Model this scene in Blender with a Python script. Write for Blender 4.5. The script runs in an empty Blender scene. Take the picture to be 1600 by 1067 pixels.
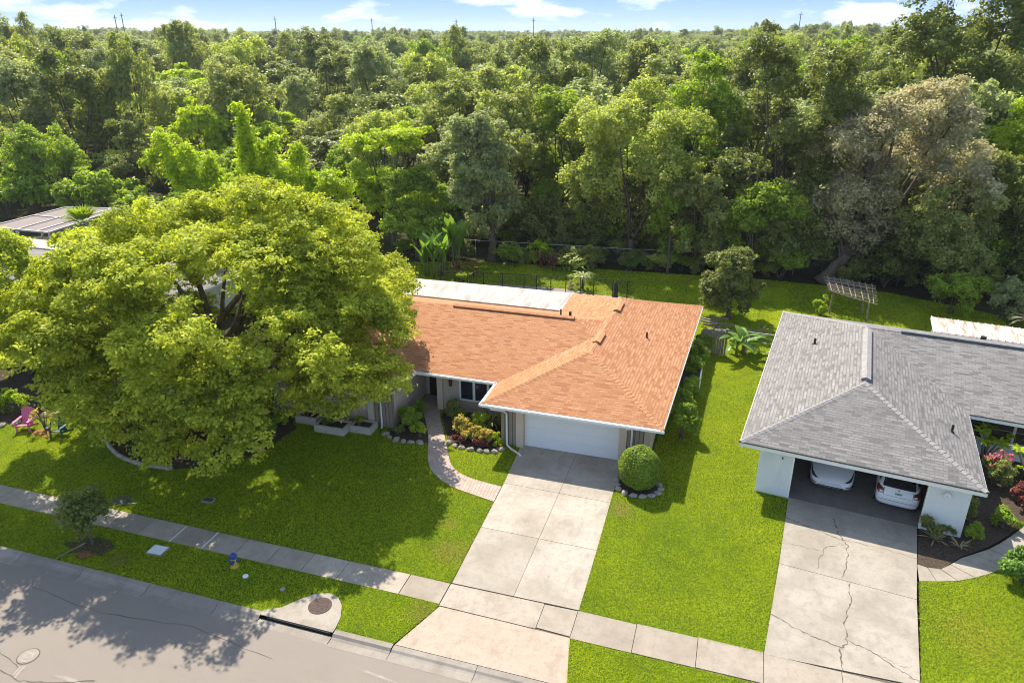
import bpy, math, random
import numpy as np
from mathutils import Vector, Matrix
from mathutils.bvhtree import BVHTree

R = math.radians
scn = bpy.context.scene
COL = scn.collection

# ------------------------------------------------------------------ camera
HAZE = .00016
CAM_H = 19.0
pitch, yaw = 0.398, R(17.2)
fwd = Vector((-math.sin(yaw)*math.cos(pitch), math.cos(yaw)*math.cos(pitch), -math.sin(pitch)))
rgt = Vector((math.cos(yaw), math.sin(yaw), 0))
upv = rgt.cross(fwd)
cam = bpy.data.objects.new('camera', bpy.data.cameras.new('camera'))
COL.objects.link(cam)
cam.matrix_world = Matrix(((rgt.x, upv.x, -fwd.x, 0), (rgt.y, upv.y, -fwd.y, 0), (rgt.z, upv.z, -fwd.z, CAM_H), (0, 0, 0, 1)))
cam.data.sensor_width = 36
cam.data.lens = 36*1150/1600
cam.data.clip_end = 20000
scn.camera = cam

# ------------------------------------------------------------------ light, sky, exposure
SUN_EL, SUN_AZ = R(49.5), R(-36.9)          # azimuth from +Y towards +X
scn.view_settings.view_transform = 'Standard'
scn.view_settings.look = 'None'
scn.view_settings.exposure = 0.82
scn.view_settings.gamma = 1
w = bpy.data.worlds.new("World"); scn.world = w; w.use_nodes = True
nt = w.node_tree; nt.nodes.clear()
out = nt.nodes.new('ShaderNodeOutputWorld'); bg = nt.nodes.new('ShaderNodeBackground')
sky = nt.nodes.new('ShaderNodeTexSky'); sky.sky_type = 'NISHITA'; sky.sun_disc = False
sky.sun_elevation = SUN_EL; sky.sun_rotation = SUN_AZ; sky.air_density = 1.0; sky.dust_density = 0.6; sky.ozone_density = 2.0
bg.inputs[1].default_value = 0.14
tc = nt.nodes.new('ShaderNodeTexCoord'); mp = nt.nodes.new('ShaderNodeMapping')
mp.inputs['Scale'].default_value = (4.0, 4.0, 14); mp.inputs['Location'].default_value = (0.35, 0.2, 0.4)
nz = nt.nodes.new('ShaderNodeTexNoise'); nz.inputs['Scale'].default_value = 1.9; nz.inputs['Detail'].default_value = 7; nz.inputs['Roughness'].default_value = 0.55
cr = nt.nodes.new('ShaderNodeValToRGB'); cr.color_ramp.elements[0].position = 0.52; cr.color_ramp.elements[1].position = 0.66
mx = nt.nodes.new('ShaderNodeMixRGB'); mx.inputs[2].default_value = (6.0, 6.1, 6.3, 1)
hs = nt.nodes.new('ShaderNodeMixRGB'); hs.blend_type = 'MULTIPLY'; hs.inputs[0].default_value = 1.0; hs.inputs[2].default_value = (0.97, 1.0, 1.0, 1)
L = nt.links.new
L(tc.outputs['Generated'], mp.inputs[0]); L(mp.outputs[0], nz.inputs[0]); L(nz.outputs[0], cr.inputs[0])
sx = nt.nodes.new('ShaderNodeSeparateXYZ'); L(tc.outputs['Generated'], sx.inputs[0])
lo = nt.nodes.new('ShaderNodeValToRGB'); e = lo.color_ramp.elements; e[0].position = 0.0; e[0].color = (2.5, 3.5, 5.0, 1); e[1].position = .045; e[1].color = (1.45, 2.55, 4.9, 1)
lf = nt.nodes.new('ShaderNodeValToRGB'); e = lf.color_ramp.elements; e[0].position = .10; e[0].color = (1, 1, 1, 1); e[1].position = .30; e[1].color = (0, 0, 0, 1)
ml = nt.nodes.new('ShaderNodeMixRGB'); L(sx.outputs[2], lo.inputs[0]); L(sx.outputs[2], lf.inputs[0]); L(lf.outputs[0], ml.inputs[0]); L(hs.outputs[0], ml.inputs[1]); L(lo.outputs[0], ml.inputs[2])
L(sky.outputs[0], hs.inputs[1]); L(ml.outputs[0], mx.inputs[1]); L(cr.outputs[0], mx.inputs[0]); L(mx.outputs[0], bg.inputs[0]); L(bg.outputs[0], out.inputs[0])
sl = bpy.data.lights.new('sun', 'SUN'); sl.energy = 5.0; sl.angle = R(0.53); sl.color = (1, 0.925, 0.80)
sun = bpy.data.objects.new('sun', sl); COL.objects.link(sun)
sd = Vector((math.sin(SUN_AZ)*math.cos(SUN_EL), math.cos(SUN_AZ)*math.cos(SUN_EL), math.sin(SUN_EL)))
sun.rotation_euler = sd.to_track_quat('Z', 'Y').to_euler()
scn.cycles.max_bounces = 8; scn.cycles.transparent_max_bounces = 12
scn.cycles.volume_bounces = 0
scn.cycles.use_denoising = True
scn.cycles.filter_width = 1.0

# ------------------------------------------------------------------ materials
class NT:
    def __init__(s, name, alt=None):
        s.m = bpy.data.materials.new(name); s.m.use_nodes = True
        s.t = s.m.node_tree; s.t.nodes.clear()
        s.out = s.t.nodes.new('ShaderNodeOutputMaterial')
    def n(s, typ, **kw):
        nd = s.t.nodes.new('ShaderNode' + typ)
        for k, v in kw.items():
            if k.startswith('i_'):
                key = k[2:]; key = int(key) if key.isdigit() else key.replace('_', ' ')
                s.set(nd.inputs[key], v)
            else: setattr(nd, k, v)
        return nd
    def set(s, sock, v):
        if isinstance(v, bpy.types.NodeSocket): s.t.links.new(v, sock)
        else:
            if isinstance(v, tuple) and len(v) == 3 and sock.type == 'RGBA': v = v + (1,)
            sock.default_value = v
    def co(s, kind='Object', scale=(1, 1, 1)):
        c = s.n('TexCoord').outputs[kind]
        if scale == (1, 1, 1): return c
        return s.n('Mapping', i_Vector=c, i_Scale=scale).outputs[0]
    def noise(s, scale, detail=4, rough=.55, vec=None):
        return s.n('TexNoise', i_Vector=vec if vec is not None else s.co(), i_Scale=scale, i_Detail=detail, i_Roughness=rough).outputs[0]
    def ramp(s, f, stops):
        r = s.n('ValToRGB', i_Fac=f); e = r.color_ramp.elements
        while len(e) < len(stops): e.new(.5)
        for el, (p, c) in zip(e, stops):
            el.position = p; el.color = (c + (1,)) if isinstance(c, tuple) else (c, c, c, 1)
        return r.outputs[0]
    def mix(s, f, a, b, mode='MIX'):
        return s.n('MixRGB', blend_type=mode, i_Fac=f, i_Color1=a, i_Color2=b).outputs[0]
    def math(s, op, a, b=0.0):
        return s.n('Math', operation=op, i_0=a, i_1=b).outputs[0]
    def bump(s, h, strength=.4, dist=.02):
        return s.n('Bump', i_Height=h, i_Strength=strength, i_Distance=dist).outputs[0]
    def fin(s, col, rough=.8, spec=.3, normal=None, metal=0., **kw):
        b = s.n('BsdfPrincipled'); s.set(b.inputs['Base Color'], col); s.set(b.inputs['Roughness'], rough)
        s.set(b.inputs['Specular IOR Level'], spec); s.set(b.inputs['Metallic'], metal)
        for k, v in kw.items(): s.set(b.inputs[k.replace('_', ' ')], v)
        if normal is not None: s.set(b.inputs['Normal'], normal)
        s.t.links.new(b.outputs[0], s.out.inputs[0]); s.b = b
        return s.m

def m_plain(name, c, rough=.6, var=.15, scale=6., spec=.3, bump=.0, metal=0., **kw):
    k = NT(name); n = k.noise(scale, 5)
    lo = tuple(x*(1-var) for x in c); hi = tuple(min(1, x*(1+var)) for x in c)
    return k.fin(k.ramp(n, [(.25, lo), (.75, hi)]), rough, spec, k.bump(k.noise(scale*6, 3), bump, .02) if bump else None, metal, **kw)

def m_leaf(name, dark, light, alt, trans=.42, tmul=(1.45, 1.35, .5), rough=.5, spec=.3):
    k = NT(name)
    t = k.n('Attribute', attribute_name='tint').outputs['Fac']
    c = k.mix(t, dark, light)
    rnd = k.n('ObjectInfo').outputs['Random']
    c = k.mix(k.math('MULTIPLY', rnd, .85), c, k.mix(t, tuple(x*.6 for x in alt), alt))
    b = k.n('BsdfPrincipled'); k.set(b.inputs['Base Color'], c); b.inputs['Roughness'].default_value = rough; b.inputs['Specular IOR Level'].default_value = spec
    tr = k.n('BsdfTranslucent', i_Color=k.mix(1.0, c, tmul, 'MULTIPLY'))
    ms = k.n('MixShader', i_0=trans, i_1=b.outputs[0], i_2=tr.outputs[0])
    k.t.links.new(ms.outputs[0], k.out.inputs[0])
    return k.m

M = {}
# leaves
M['camphor'] = m_leaf('camphor_leaf', (.12, .18, .012), (.78, .82, .10), (.66, .74, .075), .48, (1.15, 1.13, .45), .55, .12)
M['olive'] = m_leaf('olive_leaf', (.12, .15, .04), (.50, .53, .17), (.42, .47, .13), .48, (1.35, 1.32, .7), .5, .2)
M['mid'] = m_leaf('green_leaf', (.10, .17, .018), (.46, .60, .075), (.38, .50, .06), .5, (1.4, 1.35, .5), .5, .2)
M['yellowgreen'] = m_leaf('yellow_green_leaf', (.17, .27, .013), (.70, .78, .05), (.58, .72, .04), .5, (1.35, 1.35, .5), .5, .2)
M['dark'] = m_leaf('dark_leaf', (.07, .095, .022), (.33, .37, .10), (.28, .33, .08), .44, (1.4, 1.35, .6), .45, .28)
M['pale'] = m_leaf('pale_leaf', (.17, .22, .04), (.66, .71, .19), (.58, .66, .15), .5, (1.35, 1.32, .65), .5, .2)
M['greygreen'] = m_leaf('grey_green_leaf', (.15, .19, .08), (.56, .60, .29), (.47, .53, .22), .47, (1.3, 1.3, .72), .5, .2)
M['tan'] = m_leaf('tan_grey_leaf', (.22, .205, .115), (.70, .635, .40), (.60, .59, .33), .47, (1.25, 1.2, .8), .5, .18)
M['lime'] = m_leaf('lime_leaf', (.20, .31, .015), (.56, .66, .04), (.50, .62, .04), .5, (1.35, 1.35, .5), .5, .2)
M['glossy'] = m_leaf('glossy_leaf', (.10, .18, .025), (.25, .42, .07), (.22, .38, .06), .4, (1.4, 1.3, .5), .45, .3)
M['red'] = m_leaf('red_leaf', (.12, .03, .03), (.33, .09, .07), (.3, .1, .06), .35, (1.3, 1, .9))
M['gold'] = m_leaf('gold_leaf', (.26, .22, .03), (.78, .64, .12), (.66, .55, .1), .4, (1.2, 1.1, .6))  # golden leaf, its colour brightened to stand in for sun on the crotons
M['silver'] = m_leaf('silver_leaf', (.16, .17, .12), (.36, .36, .30), (.33, .33, .28), .3, (1.1, 1.1, .9))
M['pink'] = m_leaf('pink_flower', (.35, .09, .10), (.65, .25, .25), (.6, .2, .2), .3, (1.1, 1, 1))
M['straw'] = m_leaf('straw_leaf', (.25, .22, .10), (.45, .41, .22), (.4, .36, .18), .3, (1.1, 1.1, .8))
M['dead'] = m_plain('dead_twig', (.30, .26, .23), .9, .3, 4)
M['bark'] = m_plain('bark', (.14, .115, .09), .95, .45, 5, .1, .8)
M['bark_pale'] = m_plain('pale_bark', (.27, .24, .21), .95, .35, 4, .1, .8)
M['stem'] = m_plain('green_stem', (.16, .18, .06), .8, .3, 5)

def m_grass(name):
    k = NT(name)
    t = k.n('Attribute', attribute_name='tint').outputs['Fac']
    n1 = k.noise(.22, 6, .62); n2 = k.noise(1.1, 5, .6)
    c = k.mix(t, (.095, .19, .004), (.56, .69, .010))
    c = k.mix(k.ramp(k.noise(.09, 3, .6, k.co(scale=(3., .5, 1))), [(.42, 0.), (.6, .35)]), c, (.60, .66, .010))
    c = k.mix(k.ramp(n1, [(.40, 0.), (.66, .6)]), c, (.64, .66, .010))
    c = k.mix(k.ramp(n2, [(.58, 0.), (.80, .5)]), c, (.15, .29, .006))
    wv = k.n('TexWave', i_Vector=k.co(), i_Scale=.95, i_Distortion=1.2, i_Detail=1.).outputs['Fac']; c = k.mix(k.math('MULTIPLY', wv, .22), c, (.52, .64, .012))
    c = k.mix(k.ramp(k.noise(.9, 6, .72), [(.66, 0.), (.76, .6)]), c, (.50, .45, .10))
    # dry patches at their own places
    v = k.co()
    def patch(x, y, r, col, c):
        d = k.n('VectorMath', operation='DISTANCE', i_0=v, i_1=(x, y, 0)).outputs['Value']
        d = k.math('ADD', d, k.math('MULTIPLY', k.math('SUBTRACT', k.noise(2.2, 5, .7), .5), r*2.2))
        return k.mix(k.ramp(k.math('DIVIDE', d, r), [(.35, .85), (1., 0.)]), c, col)
    c = patch(-3.35, 26.7, .75, (.56, .45, .19), c)
    c = patch(-9.35, 21.9, .95, (.56, .46, .14), c)
    c = patch(-9.1, 18.5, .7, (.5, .42, .12), c)
    c = patch(9.3, 23.0, 1.6, (.54, .52, .05), c)
    c = patch(-10.1, 23.6, .55, (.5, .44, .1), c)
    c = patch(-21.6, 17.6, .6, (.44, .38, .1), c)
    b = k.n('BsdfPrincipled'); k.set(b.inputs['Base Color'], c); b.inputs['Roughness'].default_value = .5; b.inputs['Specular IOR Level'].default_value = .3
    tr = k.n('BsdfTranslucent', i_Color=k.mix(1.0, c, (1.5, 1.4, .4), 'MULTIPLY'))
    ms = k.n('MixShader', i_0=.45, i_1=b.outputs[0], i_2=tr.outputs[0])
    k.t.links.new(ms.outputs[0], k.out.inputs[0])
    return k.m
M['grass'] = m_grass('lawn_grass')

def m_lawn():
    k = NT('lawn_turf'); n = k.noise(.35, 5); n2 = k.noise(9, 4)
    c = k.mix(n, (.05, .09, .005), (.11, .16, .008)); c = k.mix(k.ramp(n2, [(.3, .5), (.7, 0.)]), c, (.035, .06, .005))  # turf colour darkened to paint in deeper shade between the blades
    return k.fin(c, .9, .1, k.bump(k.noise(30, 3), .8, .03))
M['lawn'] = m_lawn()

def m_ground():
    k = NT('woodland_ground'); n = k.noise(.25, 6, .65)
    c = k.ramp(n, [(.3, (.035, .03, .016)), (.55, (.06, .055, .022)), (.75, (.05, .075, .018))])
    return k.fin(c, .95, .05, k.bump(k.noise(3, 4), .6, .1))
M['ground'] = m_ground()

def m_concrete(name, base, tint_rand=.12, stain=(.5, .46, .40), stain_amt=.62, warm=None):
    k = NT(name); v = k.co()
    isl = k.n('NewGeometry').outputs['Random Per Island']
    n1 = k.noise(.55, 6, .6); n2 = k.noise(3.5, 6, .65); n3 = k.noise(38, 3)
    c = k.mix(isl, tuple(x*(1-tint_rand) for x in base), tuple(min(1, x*(1+tint_rand)) for x in base))
    c = k.mix(k.ramp(n1, [(.42, 0.), (.74, stain_amt)]), c, tuple(b*s for b, s in zip(base, stain)))
    c = k.mix(k.ramp(n2, [(.48, 0.), (.72, .5)]), c, tuple(b*.58 for b in base))
    c = k.mix(k.ramp(k.noise(1.3, 7, .72, k.co(scale=(1., .45, 1))), [(.52, 0.), (.66, .4)]), c, tuple(b*.55 for b in base))
    c = k.mix(k.ramp(k.noise(14, 4, .7), [(.55, 0.), (.7, .35)]), c, tuple(b*.6 for b in base))
    c = k.mix(k.ramp(n2, [(.22, .3), (.40, 0.)]), c, tuple(min(1, b*1.2) for b in base))
    c = k.mix(k.ramp(n3, [(.35, .25), (.55, 0.)]), c, tuple(b*.7 for b in base))
    return k.fin(c, .85, .2, k.bump(n3, .25, .01))
M['concrete'] = m_concrete('driveway_concrete', (.40, .35, .287))
M['concrete_old'] = m_concrete('old_concrete', (.36, .318, .26), .07)
M['walk'] = m_concrete('sidewalk_concrete', (.38, .325, .26), .16)
M['apron'] = m_concrete('pink_concrete', (.42, .337, .262), .05, (.7, .62, .55), .3)
M['curb'] = m_concrete('curb_concrete', (.33, .29, .245), .14)
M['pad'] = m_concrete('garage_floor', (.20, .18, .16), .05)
M['joint'] = m_plain('joint_dirt', (.12, .10, .075), .95, .3, 8)
M['joint_pale'] = m_plain('pale_joint', (.55, .52, .48), .9, .1, 8)

def m_asphalt():
    k = NT('worn_asphalt'); n1 = k.noise(.3, 6, .6); n2 = k.noise(55, 2); n3 = k.noise(2.4, 6, .7, k.co(scale=(.5, 1.6, 1)))
    c = k.mix(n1, (.222, .188, .156), (.29, .248, .206))
    c = k.mix(k.ramp(n3, [(.5, 0.), (.8, .35)]), c, (.19, .165, .145))
    c = k.mix(k.ramp(n2, [(.3, .55), (.5, 0.)]), c, (.10, .09, .08))
    c = k.mix(k.ramp(n2, [(.6, 0.), (.72, .5)]), c, (.42, .39, .34))
    return k.fin(c, .9, .2, k.bump(n2, .5, .015))
M['asphalt'] = m_asphalt()
M['patch'] = m_plain('pale_asphalt_patch', (.30, .265, .225), .9, .2, 3)

def m_shingle(name, cols, darkc, hi):
    k = NT(name); uv = k.co('UV')
    warp = k.n('TexNoise', i_Vector=uv, i_Scale=.7, i_Detail=3).outputs['Color']
    uvw = k.n('VectorMath', operation='ADD', i_0=uv, i_1=k.n('VectorMath', operation='SCALE', i_0=warp, i_Scale=.02).outputs[0]).outputs[0]
    b1 = k.n('TexBrick', offset=.5, i_Vector=uvw, i_Color1=cols[0], i_Color2=cols[1], i_Mortar=darkc, i_Scale=1., i_Mortar_Size=.007, i_Mortar_Smooth=.3, i_Bias=-.1, i_Brick_Width=.32, i_Row_Height=.15)
    b1.offset_frequency = 2
    b2 = k.n('TexBrick', offset=.37, i_Vector=uvw, i_Color1=(0, 0, 0), i_Color2=(1, 1, 1), i_Mortar=(.4, .4, .4), i_Scale=1., i_Mortar_Size=.0, i_Bias=0., i_Brick_Width=.40, i_Row_Height=.15)
    b2.offset_frequency = 3
    c = k.mix(k.ramp(b2.outputs[0], [(.6, 0.), (.92, .62)]), b1.outputs[0], darkc)
    c = k.mix(k.ramp(b2.outputs[0], [(.05, .4), (.3, 0.)]), c, hi)
    # the butt of each course: its shadow painted as a thin dark line along the lower edge
    v = k.n('SeparateXYZ', i_0=uvw).outputs[1]
    fr = k.math('FRACT', k.math('DIVIDE', v, .15))
    c = k.mix(k.ramp(fr, [(.0, .55), (.2, .45), (.32, 0.)]), c, k.mix(b2.outputs[0], tuple(x*.35 for x in darkc), cols[0]))
    big = k.noise(.5, 6, .65)
    c = k.mix(k.ramp(k.noise(.8, 6, .6, k.co(scale=(2.5, .6, 1))), [(.5, 0.), (.8, .35)]), c, tuple(x*.55 for x in cols[0]))
    c = k.mix(k.ramp(big, [(.30, .38), (.62, 0.)]), c, tuple(x*.7 for x in cols[0]))
    gr = k.n('TexNoise', i_Vector=uv, i_Scale=60., i_Detail=2.).outputs[0]
    c = k.mix(k.ramp(gr, [(.35, .3), (.6, 0.)]), c, darkc)
    return k.fin(c, .9, .2, k.bump(fr, .6, .012))
M['shingle_orange'] = m_shingle('terracotta_shingle', ((.48, .225, .105), (.57, .295, .15)), (.27, .10, .042), (.62, .37, .21))
M['shingle_grey'] = m_shingle('grey_shingle', ((.24, .225, .212), (.30, .283, .266)), (.095, .088, .085), (.385, .365, .345))
M['cap_orange'] = m_plain('terracotta_cap', (.49, .23, .11), .9, .22, 5, .2, .3)
M['cap_grey'] = m_plain('grey_cap', (.29, .272, .255), .9, .2, 5, .2, .3)
M['white'] = m_plain('white_paint', (.80, .79, .76), .5, .05, 3)
def m_wall():
    k = NT('white_stucco'); n = k.noise(1.1, 6, .65, k.co(scale=(1.6, 1.6, .35))); n2 = k.noise(.8, 4)
    c = k.mix(k.ramp(n, [(.5, 0.), (.75, .5)]), (.72, .73, .735), (.52, .51, .49)); c = k.mix(k.ramp(n2, [(.3, .3), (.6, 0.)]), c, (.62, .64, .66))
    return k.fin(c, .85, .2, k.bump(k.noise(40, 3), .5, .012))
M['white_wall'] = m_wall()
M['door_white'] = m_plain('white_door', (.80, .80, .79), .5, .03, 1)
M['beige'] = m_plain('beige_stucco', (.50, .41, .31), .9, .08, 2, .2, .4)
M['cream'] = m_plain('cream_trim', (.60, .49, .37), .85, .06, 2)

def m_siding():
    k = NT('grooved_siding'); uv = k.co('UV')
    u = k.n('SeparateXYZ', i_0=uv).outputs[0]
    fr = k.math('FRACT', k.math('MULTIPLY', u, 5.))
    g = k.ramp(fr, [(.0, 0.), (.12, 0.), (.18, 1.)])
    c = k.mix(g, (.13, .10, .075), k.mix(k.noise(3, 5), (.27, .215, .16), (.34, .275, .21)))
    return k.fin(c, .85, .2, k.bump(g, .7, .01))
M['siding'] = m_siding()

def m_paver():
    k = NT('brick_paver'); uv = k.co('UV')
    b = k.n('TexBrick', offset=.5, i_Vector=uv, i_Color1=(.44, .30, .235), i_Color2=(.50, .42, .35), i_Mortar=(.17, .135, .105), i_Scale=1., i_Mortar_Size=.009, i_Mortar_Smooth=.2, i_Bias=.0, i_Brick_Width=.23, i_Row_Height=.16)
    b2 = k.n('TexBrick', offset=.5, i_Vector=uv, i_Color1=(0, 0, 0), i_Color2=(1, 1, 1), i_Mortar=(.5, .5, .5), i_Scale=1., i_Mortar_Size=0., i_Brick_Width=.23, i_Row_Height=.16)
    c = k.mix(k.ramp(b2.outputs[0], [(.5, 0.), (.9, .7)]), b.outputs[0], (.35, .31, .28))
    c = k.mix(k.ramp(k.noise(2.2, 5), [(.5, 0.), (.75, .35)]), c, (.26, .20, .16))
    return k.fin(c, .85, .2, k.bump(b.outputs[1], -.4, .01))
M['paver'] = m_paver()
M['mulch'] = m_plain('dark_mulch', (.075, .055, .04), .95, .5, 9, .1, 1.)
M['mulch_red'] = m_plain('red_mulch', (.26, .11, .06), .95, .45, 9, .1, 1.)
M['stone'] = m_plain('pale_stone', (.33, .295, .25), .9, .4, 5, .2, .6)
M['glass'] = NT('window_glass').fin((.02, .025, .03), .05, .6)
M['dark'+'_metal'] = m_plain('black_metal', (.02, .02, .02), .5, .1, 4)
M['door_wood'] = m_plain('dark_door', (.035, .018, .013), .5, .3, 5)
M['bronze'] = m_plain('bronze_lamp', (.06, .045, .035), .4, .2, 6, .5)
M['dull_grey'] = m_plain('dull_dark_grey', (.10, .09, .085), .9, .1, 2)  # plain dark grey of the cabinet and the skyline poles
M['wood_grey'] = m_plain('weathered_wood', (.23, .20, .165), .95, .35, 5, .1, .7)
M['wood_old'] = m_plain('rough_branch', (.27, .22, .17), .95, .35, 6, .1, .7)
M['carpaint'] = m_plain('white_car_paint', (.78, .79, .80), .25, .02, 1, .5, 0, 0., Coat_Weight=.6)
M['carglass'] = NT('car_glass').fin((.015, .017, .02), .06, .6)
M['tyre'] = m_plain('tyre_rubber', (.02, .02, .02), .8, .1, 5)
M['rim'] = m_plain('alloy_rim', (.45, .45, .46), .3, .05, 5, .5, 0, .8)
M['taillight'] = NT('tail_light').fin((.16, .015, .012), .12, .6)
M['lamp_and_reflection'] = NT('clear_lamp_and_reflection').fin((.62, .62, .62), .12, .6)  # clear lamp glass, also the painted bumper reflection
M['lamp_dark'] = NT('dark_lamp').fin((.04, .042, .05), .1, .6)
M['plate'] = m_plain('number_plate', (.72, .74, .72), .5, .03, 3)
M['plate_green'] = m_plain('plate_print', (.16, .26, .17), .5, .1, 3)
M['gold_badge'] = m_plain('gold_badge', (.40, .30, .10), .3, .1, 5, .5, 0, .8)
M['pinkpaint'] = m_plain('pink_plastic', (.62, .16, .30), .5, .08, 4)
M['greenpaint'] = m_plain('dark_green_plastic', (.035, .105, .075), .5, .1, 4)
M['hyd_blue'] = m_plain('blue_paint', (.02, .065, .26), .4, .12, 8, .4)
M['hyd_yellow'] = m_plain('yellow_paint', (.60, .42, .08), .45, .12, 8, .4)
M['lid'] = m_plain('rusty_lid', (.085, .055, .045), .8, .3, 9, .3, .6)
M['planter'] = m_plain('planter_stucco', (.50, .44, .39), .9, .1, 4, .2, .4)
M['terracotta'] = m_plain('terracotta_pot', (.45, .12, .05), .8, .15, 5)
M['steel'] = m_plain('pale_rail', (.42, .40, .33), .6, .15, 6, .4)
M['beam'] = m_plain('pale_beam', (.50, .46, .43), .7, .1, 3)

def m_flatroof():
    k = NT('white_roof_coat'); v = k.co(scale=(1.6, .3, 1)); n = k.noise(1.1, 7, .75, v); n2 = k.noise(.5, 5)
    c = k.mix(k.ramp(n, [(.47, 0.), (.62, .8)]), (.44, .41, .37), (.21, .19, .17))
    c = k.mix(k.ramp(n2, [(.4, 0.), (.7, .6)]), c, (.36, .325, .285))
    return k.fin(c, .75, .25)
M['flatroof'] = m_flatroof()

def m_rust():
    k = NT('rusted_white_sheet'); u = k.n('SeparateXYZ', i_0=k.co()).outputs[0]
    n = k.noise(1.6, 6, .7, k.co(scale=(2.2, .35, 1)))
    c = k.mix(k.ramp(n, [(.45, 0.), (.62, .9)]), (.60, .54, .48), (.27, .17, .10))
    return k.fin(c, .7, .3)
M['rust'] = m_rust()

def m_screen(name, col, alpha):
    k = NT(name)
    d = k.n('BsdfDiffuse', i_Color=col); t = k.n('BsdfTransparent')
    ms = k.n('MixShader', i_0=alpha, i_1=t.outputs[0], i_2=d.outputs[0])
    k.t.links.new(ms.outputs[0], k.out.inputs[0]); return k.m
M['poolmesh'] = m_screen('pool_fence_mesh', (.03, .03, .03), .22)
M['chainlink'] = m_screen('chain_link_mesh', (.08, .08, .08), .25)
M['screen'] = m_screen('screen_mesh', (.34, .29, .265), .8)
M['porchscreen'] = m_screen('porch_screen', (.085, .06, .045), .62)

# ------------------------------------------------------------------ builders
WM = {}
def link(o): COL.objects.link(o); return o
def tag(o, label=None, cat=None, group=None, kind=None):
    if label: o['label'] = label
    if cat: o['category'] = cat
    if group: o['group'] = group
    if kind: o['kind'] = kind
    return o
def thing(name, label, cat, loc=(0, 0, 0), rz=0., group=None):
    o = link(bpy.data.objects.new(name, None)); o.location = loc; o.rotation_euler = (0, 0, rz)
    o.empty_display_size = .2
    WM[o.name] = Matrix.Translation(loc) @ Matrix.Rotation(rz, 4, 'Z')
    return tag(o, label, cat, group)

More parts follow.
